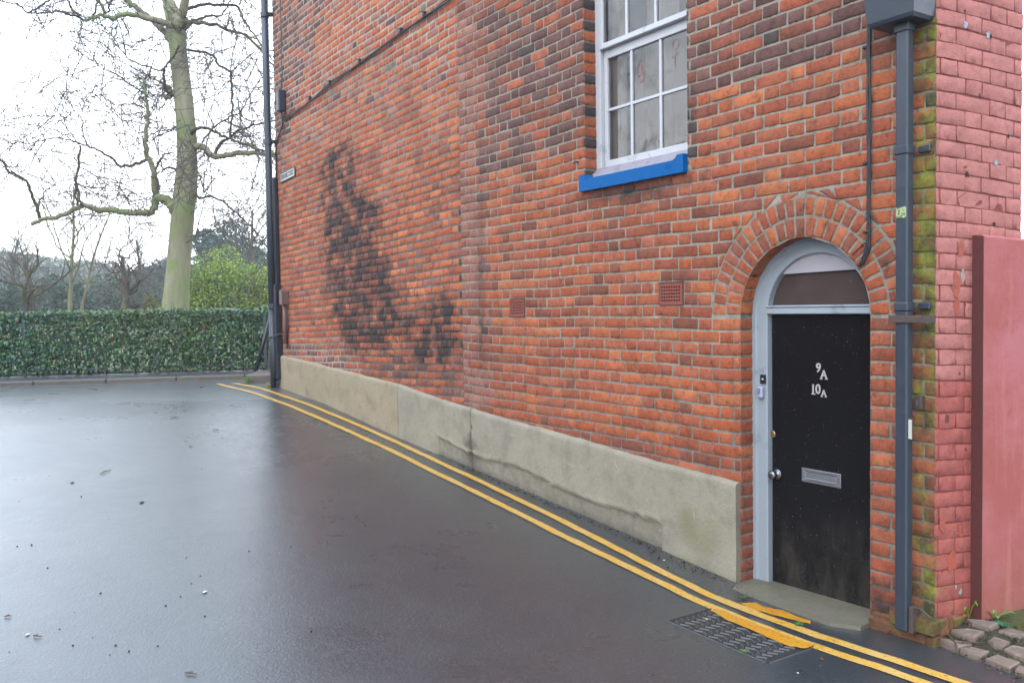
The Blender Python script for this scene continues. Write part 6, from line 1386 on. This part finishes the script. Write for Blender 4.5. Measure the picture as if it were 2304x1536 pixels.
litter('leaf', MAT['twig'], 319, 1130, 12, .014, 'curled dark leaf in the middle of the pale wet road', 'leaf'); litter('leaf', MAT['white_bit'], 461, 1332, 13, .006, 'pale leaf on the road left of the lane centre', 'leaf'); litter('leaf', MAT['white_bit'], 62, 1428, 10, .005, 'pale leaf near a dark twig at the lower left', 'leaf')
litter('leaf', MAT['dry_leaf'], 163, 1085, 10, .008, 'reddish brown leaf on the road at mid left', 'leaf'); litter('leaf', MAT['dry_leaf'], 429, 1004, 8, .006, 'small red leaf on the far part of the road', 'leaf'); litter('leaf', MAT['dry_leaf'], 1849, 1483, 9, .004, 'orange leaf on the tarmac below the yellow lines', 'leaf')
litter('paper_scrap', MAT['white_bit'], 1589, 1393, 9, .008, 'white scrap on the iron cover', 'litter'); litter('paper_scrap', MAT['white_bit'], 1494, 1261, 7, .008, 'white scrap on the tarmac below the plinth', 'litter'); litter('cigarette_end', MAT['white_bit'], 2194, 1458, 13, .008, 'white cigarette end on the setts', 'litter').location.z += .03; litter('paper_scrap', MAT['white_bit'], 1795, 1515, 6, .005, 'tiny white scrap at the bottom of the road', 'litter')
mb = MB(); a, b, c, d = [groundb(*Zm(*p), .03) for p in ((350, 830), (455, 945), (460, 1065), (850, 945))]; mb.tube([a, b, c], [.005, .005, .003], 6); mb.tube([b, (b + d) / 2 + ZV * .004, d], [.004, .0035, .002], 6); tag(recentre(mb.build('twig', MAT['twig'], None)), 'forked reddish twig lying on the setts', 'twig')
mb = MB(); a, b, c = [ground(*p, .02) for p in ((1993, 1420), (2012, 1414), (2032, 1411))]; mb.tube([a, b, c], [.004, .005, .002], 6); tag(recentre(mb.build('twig', MAT['dry_leaf'], None)), 'short reddish twig under the broken corner bricks', 'twig')
src = None
for (x, y) in [(245, 1167), (419, 1255), (183, 1117), (454, 1055), (226, 1335), (373, 1363), (461, 1386), (167, 1377), (342, 1423), (208, 1434), (260, 1452), (247, 1473), (355, 1453), (290, 1465), (406, 1342), (430, 1313), (451, 1296), (71, 1226), (39, 1229), (107, 1278), (134, 1415), (164, 1452), (21, 1466), (43, 1127), (272, 1033), (500, 985), (620, 1330), (700, 1420), (560, 1240), (655, 1230)]:
    p = ground(x, y, .0)
    if src is None:
        mb = MB(); mb.lathe(np.zeros(3), ZV, [(0, .006), (.004, .0075), (.008, .005), (.010, .001)], 7); src = mb.build('grit_stone', MAT['grit'], None); o = src
    else: o = src.copy(); S.collection.objects.link(o)
    o.location = Vector(p); o.rotation_euler = (0, 0, rng.uniform(0, 6)); k = rng.uniform(.4, .85); o.scale = (k, k * rng.uniform(.7, 1.2), k); tag(o, 'tiny dark bit of grit on the wet road', 'grit', 'dark grit scattered on the road')

# ------------------------------------------------------------------ winter haze over street and park
m = bpy.data.materials.new('haze_air'); m.use_nodes = True; nt = m.node_tree; nt.nodes.clear()
out = nt.nodes.new('ShaderNodeOutputMaterial'); pv = nt.nodes.new('ShaderNodeVolumePrincipled'); pv.inputs['Color'].default_value = (0.92, 0.95, 1.0, 1); pv.inputs['Density'].default_value = 0.0015; pv.inputs['Anisotropy'].default_value = 0.2
nt.links.new(pv.outputs[0], out.inputs['Volume'])
mb = MB(); mb.box(np.array([-130, -40, -2.2]), np.array([1.0, 0, 0]), np.array([0, 1.0, 0]), ZV, 230, 170, 22); struct(mb.build('haze', m, None), 'stuff')
S.cycles.volume_bounces = 2; S.cycles.volume_max_steps = 64
